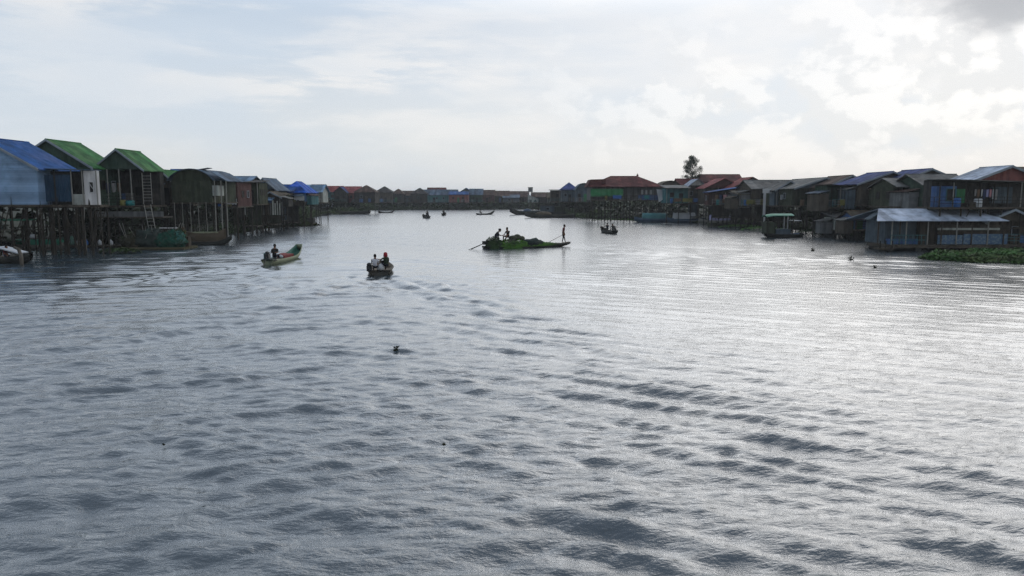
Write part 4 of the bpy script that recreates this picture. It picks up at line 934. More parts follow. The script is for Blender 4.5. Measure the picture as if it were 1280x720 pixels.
boat('canoe', 'slim dark canoe beside green bank below maroon shed', wat(296, 284.5), math.radians(2), 5.5, .8, .3, .4, .2, HDARK, HDARK, 2, wb=.15, ws=.3, cat='canoe')
for px, py, rx_, lab, sd_ in ((30, 307, 2.6, 'dark weeds floating under the pale blue house', 21), (150, 316.5, 1.9, 'low weeds floating just left of net raft', 22), (322, 283.5, 4.0, 'bright weed fringe along bank below picket fence', 23), (275, 286, 2.2, 'weed fringe on bank behind tall pale pole', 24), (955, 287.5, 3.6, 'green weeds left of the canopy boat', 25), (1022, 291.5, 3.0, 'green weeds right of the canopy boat', 26), (770, 276, 5.0, 'olive weeds at foot of bank below the big red roof', 27), (925, 284.5, 3.5, 'olive weeds right of lilac covered boat', 28)):
    leaf_heap('floating_weeds', lab, 'weeds', wat(px, py), 0, rx_, .9, .42, 520, .15, LEAFG if py < 290 else LEAFD, sd_, core=False)
# sheds' blue boats and stage further along left bank
for px, py, L, lab, mo in ((312, 274, 7, 'dull blue boat drawn up below the picket fence', HBLUE), (338, 274.5, 6, 'slate blue boat right of dull blue boat below little brown hut', HBLUE)):
    boat('moored_boat', lab, wat(px, py)+Vector((0, 0, .7)), math.radians(3), L, 1.5, .7, .35, .2, mo, HDARK, 2)
o = thing('hut_boat', 'small pale blue metal cabin floating below the vivid blue tent roof', 'houseboat', wat(355, 273.5)); D = o.location.y
q = MB(); q.box(-1.2, 1.1, -.6, 1.2, 0, .5); q.build('hull', HBLUE, o); q = MB(); q.box(-1.0, .95, -.4, 1.0, .5, 1.6); q.build('cabin', wallmat('paleblue'), o)
q = MB(); q.prism([(-1.2, 1.9), (1.15, 1.62), (1.15, 1.68), (-1.2, 1.96)], -.6, 1.2); q.build('roof', roofmat('silver', 'y'), o)
q = MB(); q.box(.5, .8, -.43, -.405, .55, 1.4); q.build('door', WHITE, o)
o = thing('platform_raft', 'dark floating platform with crates and posts off the left bank', 'raft', wat(378, 281.8))
q = MB(); q.box(-3.6, 2.2, -1, 1.4, .1, .5); q.build('deck', wallmat('brown'), o)
q = MB(); q.box(.9, 2.2, -.9, .6, .5, 1.3); q.build('locker', wallmat('dark'), o)
q = MB(); q.box(-3.2, -.4, -.6, .8, .5, .9); q.build('bench', wallmat('olive'), o)
for x_ in (-2.8, -1.2, .2, 1.6): stilt(o, x_, -.8, -.5, 1.9, .05, 'post')
q = MB(); q.tube([(2.2, -.5, .2), (3.3, -.6, .12)], .12, 6); q.build('log', HDARK, o)
# white houseboat and long dark barge, left bank
o = thing('houseboat', 'white and pale grey houseboat moored in front of faded red roof', 'houseboat', wat(411, 266)); 
q = MB(); q.box(-2.6, 2.6, -1.2, 1.6, -.1, .5); q.build('hull', HDARK, o)
q = MB(); q.box(-2.4, 2.3, -1.0, 1.4, .5, 1.35); q.build('lower_cabin', wallmat('pale'), o)
q = MB(); q.box(-2.5, 2.5, -1.1, 1.5, 1.35, 1.6); q.build('deck_edge', HDARK, o)
q = MB(); q.prism([(-1.15, 1.65), (1.55, 3.1), (1.55, 3.18), (-1.15, 1.75)], -2.7, 2.6, 'x'); q.build('roof', roofmat('silver', 'x'), o)
for x_ in (-1.4, 0, 1.3): window(o, x_, .95, .6, .5, -1.0, WHITE)
boat('barge', 'long dark flat barge moored along left far bank', wat(437, 267.8), math.radians(1), 12, 2.2, .8, .3, .3, HDARK, HBROWN, 3, wb=.5, ws=.6)
boat('moored_boat', 'thin dark boat lying left of the long dark flat barge', wat(396, 269.5), math.radians(-4), 8, 1.2, .4, .35, .2, HDARK, HDARK, 2)
# barges on the right bank
o = boat('barge', 'dark barge with upturned bow, leftmost of moored barges at bend', wat(655, 268.7)+Vector((1, 3, 0)), PI, 10, 2.4, 1.0, 1.0, .2, HDARK, HBLUE, 2, wb=.1, ws=.8)
q = MB(); q.ell((0, 0, 1.0), (1.2, .9, .7), 12, 8); q.build('covered_load', HBLUE, o, True)
o = boat('barge', 'second dark barge with pointed bow in front of moored houseboat', wat(687, 272.2), PI, 12, 2.2, .7, .55, .2, HDARK, HBROWN, 3, wb=.08, ws=.8)
q = MB(); q.ell((1.5, 0, .9), (2.0, .8, .6), 12, 8); q.build('covered_load', HBROWN, o, True)
o = thing('houseboat', 'slate blue houseboat with dark open side moored behind barges', 'houseboat', wat(692, 269.5)+Vector((0, 3, 0)))
q = MB(); q.box(-3.6, 3.8, -1.2, 1.6, -.1, .9); q.build('hull', HDARK, o)
q = MB(); q.box(-3.4, .3, -1.0, 1.4, .9, 2.6); q.build('cabin', wallmat('slate'), o)
q = MB(); q.box(.3, 3.2, -.5, 1.4, .9, 2.3); q.build('stern_cabin', wallmat('olive'), o)
q = MB(); q.box(-3.7, 3.6, -1.2, 1.6, 2.6, 2.7); q.build('roof', roofmat('dark', 'x'), o)
window(o, -1.5, 1.8, .9, .7, -1.0)
# blue covered boats on the right bank
def tarpboat(label, px, py, L, hullm, tm, hh, t0=-.35, t1=.35, rz=PI):
    o = boat('covered_boat', label, wat(px, py), rz, L, 1.8, .75, .35, .2, hullm, HDARK, 1, wb=.3, ws=.7, group='covered boats moored along right bank')
    q = MB(); n = 10; k = 8; x0, x1 = L*t0, L*t1; vs = []
    for i in range(n+1):
        for j in range(k+1):
            a = PI*j/k; vs.append((x0+(x1-x0)*i/n, .8*math.cos(a)*(1+.03*math.sin(i*2.)), .72+hh*math.sin(a)**.6*(1+.05*math.sin(i*2.6))))
    fs = [(i*(k+1)+j, (i+1)*(k+1)+j, (i+1)*(k+1)+j+1, i*(k+1)+j+1) for i in range(n) for j in range(k)]
    fs += [tuple(range(k+1)), tuple(n*(k+1)+j for j in range(k, -1, -1))]
    q.add(vs, fs); q.build('tarpaulin', tm, o, True); return o
tarpboat('slate blue boat under teal cover moored below big red roofed house', 818, 277.8, 8.0, HBLUE, TEALT, 1.1, -.3, .3)
tarpboat('slate blue boat under whitish cover moored left of lilac covered one', 856, 278.2, 7.5, HBLUE, WHT, 1.2, -.25, .3)
tarpboat('boat under lilac cover moored below blue lean-to awning', 897, 280.5, 7.0, HGREY, LILAC, 1.0, -.3, .2)
boat('moored_boat', 'flat olive boat lying in weeds right of the lilac covered boat', wat(916, 282.8), math.radians(3), 9, 1.4, .45, .3, .2, mat('hull_olive', (.07, .08, .05), .7), HDARK, 2)
# canopy boat
o = boat('canopy_boat', 'dark boat with curved green canopy and pale posts moored in the weeds', wat(981, 297)+Vector((0, .6, 0)), PI, 4.6, 1.9, .42, .2, .12, HDARK, HBLUE, 2, wb=.55, ws=.85)
q = MB(); vs = []; n, k = 10, 6
for i in range(n+1):
    for j in range(k+1):
        vs.append((-.9+3.3*i/n, -1+2*j/k, 2.72+.22*math.sin(PI*j/k)-.18*max(0, (i-7)/3)**2))
q.add(vs+[(a, b_, c-.05) for a, b_, c in vs], [(i*(k+1)+j, (i+1)*(k+1)+j, (i+1)*(k+1)+j+1, i*(k+1)+j+1) for i in range(n) for j in range(k)]+[(77+i*(k+1)+j+1, 77+(i+1)*(k+1)+j+1, 77+(i+1)*(k+1)+j, 77+i*(k+1)+j) for i in range(n) for j in range(k)])
q.build('canopy', mat('green_canopy', (.05, .24, .16), .5), o, True)
q = MB(); q.box(-.9, 2.4, -.98, -.93, 2.5, 2.7); q.build('canopy_edge', mat('green_canopy', (.05, .24, .16), .5), o)
for x_, y_, m_ in ((-.85, -.9, WHITE), (-.4, -.9, WHITE), (2.3, -.9, POLE), (1.0, -.9, POLE), (-.85, .9, POLE), (2.3, .9, POLE)):
    q = MB(); q.tube([(x_, y_, .3), (x_, y_, 2.65)], .06, 6); q.build('canopy_post', m_, o)
q = MB(); q.box(-1.9, -.9, -.8, .8, 2.05, 2.12); q.build('stern_awning', WHT, o)
q = MB(); q.box(-.6, 1.2, -.85, .85, .45, 1.05); q.build('seat_box', wallmat('slate'), o)
for x_ in (2.0, 1.55): q = MB(); q.tube([(x_, -1.08, .3), (x_, -.98, 2.0)], .09, 6); q.build('fender_roll', HDARK, o)
q = MB(); q.box(1.3, 2.4, -.95, .9, .5, 1.9); q.build('bow_screen', wallmat('olive'), o)
# rusty hut boats between canopy boat and floating house
o = thing('dinghy_stack', 'pale box and sheets stacked at waterside left of floating house', 'stack', wat(1048, 291))
for i, (x_, w_, h_, c) in enumerate(((-.6, .9, 1.3, 'pale'), (.5, 1.0, 1.8, 'grey'), (1.8, 1.1, 1.0, 'slate'), (3.0, .9, 1.5, 'pale'))):
    q = MB(); q.box(x_-w_/2, x_+w_/2, -.4+.05*i, .6, .0, h_); q.build('box', wallmat(c), o)

# ------------------------------------------------------------------ tree
o = thing('tall_tree', 'single tall dark tree rising above red roofs on right bank', 'tree', (xat(864, 172), 172, .8))
zt_, zb_ = zat(172, 195)-.8, zat(172, 233)-.8
q = MB(); q.tube([(0,0,0), (.2,0,3), (0,.1,6), (.1,0,zb_+3)], [.35, .28, .22, .1], 8)
r = random.Random(8); limbs = []
for i in range(16):
    z = zb_-.5+i*.42; a = i*2.4; ln = 2.0*(1-i/22); e = Vector((math.cos(a)*ln, math.sin(a)*ln, z+1.1)); limbs.append(e); q.tube([(0.05, 0, z), e*.5+Vector((0,0,z*.5+.1)), e], [.1, .07, .03], 5)
q.build('trunk', mat('bark', (.05, .04, .03)), o)
q = MB(); cz = (zt_+zb_)/2; hh = (zt_-zb_)/2
cl = []
for i in range(105):
    t = r.uniform(-1, 1); wd = 2.35*math.sqrt(max(.04, 1-abs(t+.12)**2.3))*(1 if t < .3 else 1-.25*(t-.3)); a = r.uniform(0, 2*PI); rr = r.uniform(.3, 1)
    cl.append((Vector((wd*rr*math.cos(a)+(.35 if t > .6 else 0)*r.choice([-1, 1]), wd*rr*math.sin(a), cz+hh*t*.93)), r.uniform(.4, .75)))
for c, s_ in cl:
    for k in range(80):
        d = Vector((r.gauss(0, 1), r.gauss(0, 1), r.gauss(0, .8))).normalized()*s_*r.random()**.4
        p = c+d; t = r.uniform(0, 2*PI); u = Vector((math.cos(t), math.sin(t), r.uniform(-.8, .4)))*.14; v = Vector((-math.sin(t), math.cos(t), r.uniform(-.5, .5)))*.07
        q.add([p-u, p+v, p+u, p-v], [(0,1,2,3)])
q.build('crown', mat('tree_leaf', (.045, .075, .04), .7, 'plain', .5, color2=(.06, .07, .035)), o)

# ------------------------------------------------------------------ banks
edge = [(-95, 30), (-85, 60), (-62, 84), (-36, 86), (-38, 100), (-40, 118), (-34.5, 128), (-37, 134), (-47, 170), (-53, 205), (-44, 224), (-46, 234), (-54, 262), (-52, 284), (-26, 290), (-12, 295), (0, 298), (9, 298), (12.5, 285), (14.5, 240), (15, 200), (14.5, 180), (20, 164), (31, 151), (38, 139), (43, 119), (45, 100), (44, 88), (49, 75), (62, 66), (80, 50), (95, 30)]
pts = []
for (x0, y0), (x1, y1) in zip(edge[:-1], edge[1:]):
    n = max(1, int(math.hypot(x1-x0, y1-y0)/2))
    for i in range(n): pts.append(Vector((x0+(x1-x0)*i/n+rng.uniform(-.5, .5), y0+(y1-y0)*i/n+rng.uniform(-.5, .5), 0)))
pts.append(Vector((95, 30, 0)))
CEN = Vector((0, 150, 0)); rows = [(-1.5, -.5), (0, .02), (1.2, .3), (4, .6), (12, .9), (40, 1.1), (3500, 1.1)]
vs = []
for p in pts:
    d = (p-CEN).normalized()
    for off, z in rows:
        q_ = p+d*off; vs.append((q_.x, q_.y, z + (mnoise.noise(q_*.2)*.25 if 1 < off < 100 else 0)))
k = len(rows); b = MB(); b.add(vs, [(i*k+j, (i+1)*k+j, (i+1)*k+j+1, i*k+j+1) for i in range(len(pts)-1) for j in range(k-1)])
tag(b.build('river_bank', mat('bank_soil', (.035, .036, .024), .9, 'plain', .5, color2=(.02, .035, .014)), smooth=True), 'low dark muddy bank with weeds beneath stilt houses', kind='structure')
def leaves(name, label, gen, m, n, smin, smax, seed):
    r = random.Random(seed); b = MB()
    for i in range(n):
        p, s_ = gen(r); s_ *= r.uniform(smin, smax); t = r.uniform(0, 2*PI); up = r.uniform(.2, 1.4)
        u = Vector((math.cos(t), math.sin(t), up)).normalized()*s_; v = Vector((-math.sin(t), math.cos(t), r.uniform(-.3, .3))).normalized()*s_*.5
        b.v += [tuple(p), tuple(p+u*.55+v), tuple(p+u), tuple(p+u*.55-v)]; o_ = len(b.v)-4; b.f.append((o_, o_+1, o_+2, o_+3)); b.m.append(0)
    me = bpy.data.meshes.new(name); me.from_pydata(b.v, [], b.f); me.materials.append(m); ob = bpy.data.objects.new(name, me); COL.objects.link(ob)
    return tag(ob, label, kind='stuff')
def gen_bank(r):
    i = r.randrange(len(pts)-1); p = pts[i].lerp(pts[i+1], r.random()); d = (p-CEN).normalized(); off = abs(r.gauss(0, 1))*3.2-.6
    q_ = p+d*off; nz = mnoise.noise(Vector((q_.x*.12, q_.y*.12, 3.3)))
    hgt = .1 + .5*min(1, max(0, off))+ max(0, nz)*2.2*min(1, max(0, off-1))
    if q_.y > 95 and q_.x < 8: hgt += max(0, mnoise.noise(Vector((q_.x*.09, q_.y*.09, 11.3)))+.25)*2.6*min(1, max(0, off-.3))
    return Vector((q_.x, q_.y, .02+r.random()*hgt)), (1.0 if q_.y < 150 else 1.5)
leaves('bank_weeds', 'mass of dark green weeds along the foot of both banks', gen_bank, mat('weed_leaf', (.055, .085, .032), .8, 'plain', .6, color2=(.05, .055, .02), scale=.3), 42000, .22, .5, 4)
# trees far behind filling gaps between far roofs: low shrubs as one mass
def gen_far(r):
    a = r.uniform(-.42, .15); y = r.uniform(296, 330); x = math.tan(a)*y+18
    return Vector((x, y, r.random()**.8*(2.6+1.5*mnoise.noise(Vector((x*.1, 0, 1)))))), 1.6
leaves('far_undergrowth', 'dark undergrowth behind far houses at the bend', gen_far, mat('weed_leaf', (.055, .085, .032), .8, 'plain', .6, color2=(.05, .055, .02), scale=.3), 9000, .4, .8, 9)
def gen_scrub(r):
    i = r.randrange(len(pts)-1); p = pts[i].lerp(pts[i+1], r.random()); d = (p-CEN).normalized(); off = r.uniform(9, 17)
    if p.x < -40 and p.y < 90: off += 6
    q_ = p+d*off; nz = mnoise.noise(Vector((q_.x*.15, q_.y*.15, 8.3)))
    return Vector((q_.x, q_.y, .6+r.random()*(3.1+1.0*nz))), 1.0
leaves('scrub', 'dense dark scrub standing behind the stilt houses', gen_scrub, mat('scrub_leaf', (.028, .042, .02), .85, 'plain', .6, color2=(.04, .04, .02), scale=.3), 24000, .6, 1.1, 41)
# water hyacinth mat, right
def gen_hy(r):
    while True:
        x = r.uniform(33.2, 62); y = r.uniform(51, 66.5)
        # pointed left tip widening to the right
        c = 59.0-.06*(x-33); hw = 6.4*min(1, max(0, (x-33.2)/9))**.55*(1+.12*math.sin(x*1.3)+.15*mnoise.noise(Vector((x*.5, 0, 7))))
        if abs(y-c) < hw: break
    hn = .34+.3*(mnoise.noise(Vector((x*.5, y*.5, 0)))+.5); ed = min(1, (hw-abs(y-c))/1.2)
    return Vector((x, y, -.02+r.random()*hn*ed)), 1.0
leaves('water_hyacinth', 'floating mat of bright green water hyacinth at right edge', gen_hy, mat('hyacinth_leaf', (.05, .13, .028), .6, 'plain', .6, color2=(.075, .075, .03), scale=.6), 30000, .12, .30, 12)
b = MB(); vs = []; n = 40
for i in range(n+1):
    x = 33.8+28*i/n; c = 59.0-.06*(x-33); hw = 6.0*min(1, max(0, (x-33.2)/9))**.55*(1+.12*math.sin(x*1.3)); vs += [(x, c-hw, .07), (x, c, .10), (x, c+hw, .07)]
b.add(vs, [(3*i+j, 3*i+3+j, 3*i+4+j, 3*i+1+j) for i in range(n) for j in range(2)])
tag(b.build('hyacinth_roots', mat('root_mat', (.018, .03, .012), .9), smooth=True), 'dark root mat under floating water hyacinth', kind='stuff')
# stray hyacinth clumps and scraps on open water
def clump(px, py, s_, label, seed):
    r = random.Random(seed); b = MB(); 
    b.ell((0, 0, .02), (s_*.5, s_*.4, s_*.22), 8, 6)
    for i in range(11):
        a = r.uniform(0, 2*PI); rr = r.uniform(.2, 1)*s_*.6; p0 = Vector((math.cos(a)*rr*.4, math.sin(a)*rr*.4, 0)); p1 = Vector((math.cos(a)*rr, math.sin(a)*rr, r.uniform(.25, .8)*s_))
        b.tube([p0, p1], s_*.03, 4); b.ell(p1, (s_*.17, s_*.13, s_*.09), 6, 4)
    tag(b.build('hyacinth_clump', mat('adrift_leaf', (.02, .025, .014)), loc=wat(px, py), smooth=True), label, 'water plant', 'water plants adrift on open water')
for a in ((495, 438.5, .2, 'dark tuft of water plant adrift alone in middle foreground'), (1064, 325, .36, 'tuft of water plant adrift well left of the hyacinth mat'),
          (1016, 313.5, .36, 'low tuft of water plant adrift below the canopy boat'), (1094, 335, .25, 'small low tuft adrift just left of hyacinth mat tip'),
          (205, 557, .06, 'tiny dark scrap adrift in left foreground, lower one'), (555, 557, .08, 'tiny pale brown scrap adrift in central foreground'),
          ):
    clump(a[0], a[1], a[2], a[3], int(a[0]))

# ------------------------------------------------------------------ water
CRESTS = [[(776, 292), (800, 296), (826, 300), (850, 306), (868, 318), (872, 335)], [(598, 312.5), (540, 311.5), (480, 315), (400, 319)], [(604, 315), (550, 317), (470, 322)], [(326, 332), (280, 337), (230, 345), (180, 353)], [(328, 335), (322, 345), (335, 354)],
    [(492, 344), (520, 350), (560, 360)], [(456, 344), (430, 346), (400, 352), (340, 362)], [(462, 352), (436, 358), (400, 368)], [(496, 352), (540, 366), (600, 386), (660, 408)], [(300, 342), (380, 339), (450, 337)], [(330, 318), (280, 321), (200, 324)], [(560, 330), (500, 326), (420, 328)],
    [(640, 399), (698, 411), (757, 420)], [(560, 410), (640, 425), (727, 437), (803, 449)], [(716, 460), (815, 475), (932, 489), (1048, 510)], [(873, 527), (966, 539), (1048, 568), (1136, 589)],
    [(1072, 638), (1165, 656), (1258, 688)], [(774, 603), (873, 632), (967, 650)], [(640, 609), (768, 621)], [(640, 494), (704, 510)], [(500, 356), (560, 366), (640, 384)], [(420, 350), (330, 358), (240, 372)],
    [(90, 356), (198, 345), (280, 337)], [(157, 550), (210, 541), (262, 543)], [(385, 504), (455, 513), (548, 519)], [(327, 440), (420, 440), (500, 447)], [(257, 586), (350, 574), (496, 582)], [(40, 440), (140, 428), (230, 415)],
    [(20, 500), (120, 486), (190, 478)], [(560, 545), (650, 556), (730, 575)], [(330, 640), (450, 632), (590, 650)], [(0, 640), (110, 622), (230, 615)], [(820, 560), (900, 580), (960, 588)], [(1130, 540), (1220, 552)], [(60, 690), (220, 676), (380, 690)],
    [(480, 470), (570, 476), (650, 490)], [(620, 690), (760, 680), (900, 700)], [(230, 480), (320, 470), (400, 474)], [(1150, 610), (1250, 622)], [(880, 470), (1000, 480)], [(700, 640), (800, 662)], [(440, 400), (520, 404)]]
def row(y):
    return np.clip(y*.0035, .06, .16) + np.clip(y-115, 0, 1e9)*.009
def build_water():
    ys = [-60., -20., -5., 0., 2., 3.5]
    y = 4.5
    while y < 6000: ys.append(y); y += row(y)
    ys = np.array(ys); nx = 620
    u = np.linspace(-1, 1, nx)
    Y = np.repeat(ys[:, None], nx, 1); X = u[None, :]*(7+.86*np.maximum(Y, 0)) + 0*Y
    rs = np.random.RandomState(3)
    Z = np.zeros_like(X)
    near = np.exp(-(Y/55)**2)
    # wind ripples and slop running towards the camera, mostly crests across the view
    M = (Y < 400) & (Y > 2)
    xx, yy = X[M], Y[M]; zz = np.zeros_like(xx)
    cell = np.maximum(row(yy), .7*2*(7+.86*yy)/620)
    for i in range(150):
        lam = .17*(9.5)**(rs.rand()); th = rs.normal(0, .24)+PI/2 + (.42 if i % 3 == 0 else -.28 if i % 3 == 1 else 0); k = 2*PI/lam; ph = rs.rand()*2*PI
        amp = .0046*lam**.82*(1.05 if lam < .55 else .88)
        fade = np.clip((lam/cell-2.5)/3, 0, 1)
        wgt = 1.0
        if lam > .55 and i % 4:                  # longer chop lies in two slanting sets, one from each boat's wash
            if i % 2: th = math.radians(60)+rs.normal(0, .08); wgt = np.clip((xx+.30*yy-1)/8, 0, 1)*2.1
            else: th = math.radians(108)+rs.normal(0, .08); wgt = np.clip((4-xx-.05*yy)/9, 0, 1)*2.1
        zz += wgt*amp*fade*np.cos(k*(xx*math.cos(th)+yy*math.sin(th))+ph + .35*np.sin(xx*.11+i)+.35*np.sin(yy*.07+i*1.7))
    gust = .8+.35*np.sin(xx*.13+1.1*np.sin(yy*.09))*np.sin(yy*.11+.7)
    side = .55*np.clip((xx-22)/10, 0, 1)*np.clip((yy-42)/12, 0, 1) + np.clip(1.0-.045*np.clip(xx-(20-yy)*.2, 0, 60), .5, 1.1)      # calmer towards the right bank
    calm = np.clip(1.1-yy/110, .30, 1.0) + .45*np.clip(-(xx+12)/14, 0, 1)*np.clip((85-yy)/20, 0, 1)*np.clip((yy-25)/20, 0, 1)
    zz *= gust*side*calm*.82*(1+.22*np.clip((34-yy)/14, 0, 1))
    # boat wakes: Kelvin wave pattern behind each moving boat
    for bx, by, hd, V, A in BOATS:
        hx, hy = math.cos(hd), math.sin(hd)
        s = -((xx-bx)*hx+(yy-by)*hy); l = -(xx-bx)*hy+(yy-by)*hx
        K = (s > -.5) & (np.abs(l) < s*.42+1.5) & (s < 75)
        if not K.any(): continue
        sk, lk = s[K], l[K]; w = np.zeros_like(sk)
        for t in np.linspace(-1.25, 1.25, 150):
            k = 9.81/(V*V*math.cos(t)**2); a = math.exp(-(k*.16)**2)*(.35+abs(math.sin(t)))
            w += a*np.cos(k*(sk*math.cos(t)+lk*math.sin(t))+.6)
        env = np.clip((sk+.5)/4, 0, 1)*np.exp(-sk/45)
        edge_ = np.clip((sk*.42+1.5-np.abs(lk))/1.2, 0, 1)
        zz[K] += .0017*A*w*env*edge_*np.clip(.6+np.abs(lk)/(sk*.3+1), 0, 1.5)
    # crests of old boat wash crossing the near water, traced where they lie on the water
    for n_c, line in enumerate(CRESTS):
        P = [wat(*p) for p in line]; w0 = line[0][1]
        amp = .050 if w0 > 480 else (.048 if w0 > 325 else .006)
        for (pa, pb) in zip(P[:-1], P[1:]):
            ax, ay, bx, by = pa.x, pa.y, pb.x, pb.y; L2 = (bx-ax)**2+(by-ay)**2; Ls = math.sqrt(L2)
            box = (xx > min(ax, bx)-5) & (xx < max(ax, bx)+5) & (yy > min(ay, by)-5) & (yy < max(ay, by)+5)
            if not box.any(): continue
            px_, py_ = xx[box], yy[box]; t = ((px_-ax)*(bx-ax)+(py_-ay)*(by-ay))/L2
            d = ((px_-ax)*(by-ay)-(py_-ay)*(bx-ax))/Ls
            if by > ay or (by == ay and bx < ax): d = -d
            d = d+.16*np.sin(t*Ls*1.3+n_c)+.09*np.sin(t*Ls*3.1+2*n_c)
            first, last = (pa is P[0]), (pb is P[-1])
            wt = np.clip((t+ (.35 if first else .1))/(.5 if first else .2), 0, 1)*np.clip(((1.35 if last else 1.1)-t)/(.5 if last else .2), 0, 1)
            lam = (1.25+.25*math.sin(n_c*1.7))*max(1, (ay+by)/2/38)
            prof = np.cos(2*PI*d/lam)*np.exp(-(d/(.95*lam))**2)
            zz[box] += amp*prof*wt*(.86+.14*np.sin(t*Ls*.7+n_c*2))
    zz = zz + np.clip(zz, -.15, .15)**2*.4
    Z[M] = zz
    co = np.stack([X, Y, Z], -1).reshape(-1, 3).astype(np.float32)
    nr = len(ys); idx = np.arange(nr*nx).reshape(nr, nx)
    q = np.stack([idx[:-1, :-1], idx[:-1, 1:], idx[1:, 1:], idx[1:, :-1]], -1).reshape(-1, 4).astype(np.int32)
    me = bpy.data.meshes.new('water'); me.vertices.add(len(co)); me.vertices.foreach_set('co', co.ravel())
    me.loops.add(q.size); me.loops.foreach_set('vertex_index', q.ravel())
    me.polygons.add(len(q)); me.polygons.foreach_set('loop_start', np.arange(0, q.size, 4, dtype=np.int32)); me.polygons.foreach_set('loop_total', np.full(len(q), 4, np.int32))
    me.polygons.foreach_set('use_smooth', np.ones(len(q), bool)); me.update(calc_edges=True)
    m = bpy.data.materials.new('river_water'); m.use_nodes = True; nt = m.node_tree; L = nt.links; b = nt.nodes['Principled BSDF']
    b.inputs['Base Color'].default_value = (.026, .044, .056, 1); b.inputs['Roughness'].default_value = .045; b.inputs['IOR'].default_value = 1.6; b.inputs['Coat Weight'].default_value = 1.0; b.inputs['Coat IOR'].default_value = 1.55
    tc = nn(nt, 'ShaderNodeTexCoord')
    def ripple(scale, sx, sy, det, dist):
        mp = nn(nt, 'ShaderNodeMapping'); mp.inputs['Scale'].default_value = (sx, sy, 1); mp.inputs['Rotation'].default_value = (0, 0, .12)
        L.new(tc.outputs['Object'], mp.inputs[0]); t = nn(nt, 'ShaderNodeTexNoise'); t.inputs['Scale'].default_value = scale; t.inputs['Detail'].default_value = det; t.inputs['Roughness'].default_value = .6
        t.inputs['Distortion'].default_value = dist; L.new(mp.outputs[0], t.inputs['Vector']); return t.outputs['Fac']
    a = ripple(3.2, .5, 1.15, 6, .15); c = ripple(11, .6, 1.2, 4, .1)
    ad = nn(nt, 'ShaderNodeMath', operation='MULTIPLY_ADD'); ad.inputs[1].default_value = .20; L.new(c, ad.inputs[0]); L.new(a, ad.inputs[2])
    cam = nn(nt, 'ShaderNodeNewGeometry'); ln = nn(nt, 'ShaderNodeVectorMath', operation='LENGTH'); L.new(cam.outputs['Position'], ln.inputs[0])
    mr = nn(nt, 'ShaderNodeMapRange'); mr.inputs[1].default_value = 6; mr.inputs[2].default_value = 60; mr.inputs[3].default_value = .55; mr.inputs[4].default_value = .0; L.new(ln.outputs['Value'], mr.inputs[0])
    mr2 = nn(nt, 'ShaderNodeMapRange'); mr2.inputs[1].default_value = 10; mr2.inputs[2].default_value = 75; mr2.inputs[3].default_value = .05; mr2.inputs[4].default_value = .24; L.new(ln.outputs['Value'], mr2.inputs[0]); L.new(mr2.outputs[0], b.inputs['Roughness']); L.new(mr2.outputs[0], b.inputs['Coat Roughness'])
    bp = nn(nt, 'ShaderNodeBump'); bp.inputs['Distance'].default_value = .17; L.new(mr.outputs[0], bp.inputs['Strength']); L.new(ad.outputs[0], bp.inputs['Height']); L.new(bp.outputs[0], b.inputs['Normal']); L.new(bp.outputs[0], b.inputs['Coat Normal'])
    me.materials.append(m)
    o = bpy.data.objects.new('water', me); COL.objects.link(o); tag(o, 'rippled grey river water with boat wakes', kind='structure')
build_water()

# ------------------------------------------------------------------ sky, sun, air
SUN_AZ, SUN_EL = math.radians(30), math.radians(36)     # azimuth measured from +Y towards +X
sd = Vector((math.sin(SUN_AZ)*math.cos(SUN_EL), math.cos(SUN_AZ)*math.cos(SUN_EL), math.sin(SUN_EL)))
W = bpy.data.worlds.new('World'); S.world = W; W.use_nodes = True; nt = W.node_tree; L = nt.links
bg = nt.nodes['Background']; bg.inputs['Strength'].default_value = .1
sky = nn(nt, 'ShaderNodeTexSky', sky_type='NISHITA', sun_disc=False, sun_elevation=SUN_EL, sun_rotation=SUN_AZ, air_density=1.0, dust_density=2.0, ozone_density=1.0)
def M_(op, a, b=None, c=None, clamp=False):
    n = nn(nt, 'ShaderNodeMath', operation=op, use_clamp=clamp)
    for i, v in enumerate((a, b, c)):
        if v is None: continue
        if isinstance(v, (int, float)): n.inputs[i].default_value = v
        else: L.new(v, n.inputs[i])
    return n.outputs[0]
def MR(v, a, b, c=0., d=1., smooth=True):
    n = nn(nt, 'ShaderNodeMapRange', interpolation_type='SMOOTHSTEP' if smooth else 'LINEAR'); L.new(v, n.inputs[0])
    for i, x in enumerate((a, b, c, d)): n.inputs[i+1].default_value = x
    return n.outputs[0]
tc = nn(nt, 'ShaderNodeTexCoord'); sp = nn(nt, 'ShaderNodeSeparateXYZ'); L.new(tc.outputs['Generated'], sp.inputs[0])
X_, Y_, Z_ = sp.outputs
az = M_('ARCTAN2', X_, Y_); el = M_('ARCSINE', Z_)
zc = M_('MAXIMUM', Z_, 0.0)
def vec(a, b, c=0.0):
    n = nn(nt, 'ShaderNodeCombineXYZ')
    for i, v in enumerate((a, b, c)):
        if isinstance(v, (int, float)): n.inputs[i].default_value = v
        else: L.new(v, n.inputs[i])
    return n.outputs[0]
def NO(v, scale, det=6, rough=.55, dist=0., w=None):
    n = nn(nt, 'ShaderNodeTexNoise'); n.inputs['Scale'].default_value = scale; n.inputs['Detail'].default_value = det; n.inputs['Roughness'].default_value = rough; n.inputs['Distortion'].default_value = dist
    L.new(v, n.inputs['Vector']); return n.outputs['Fac']
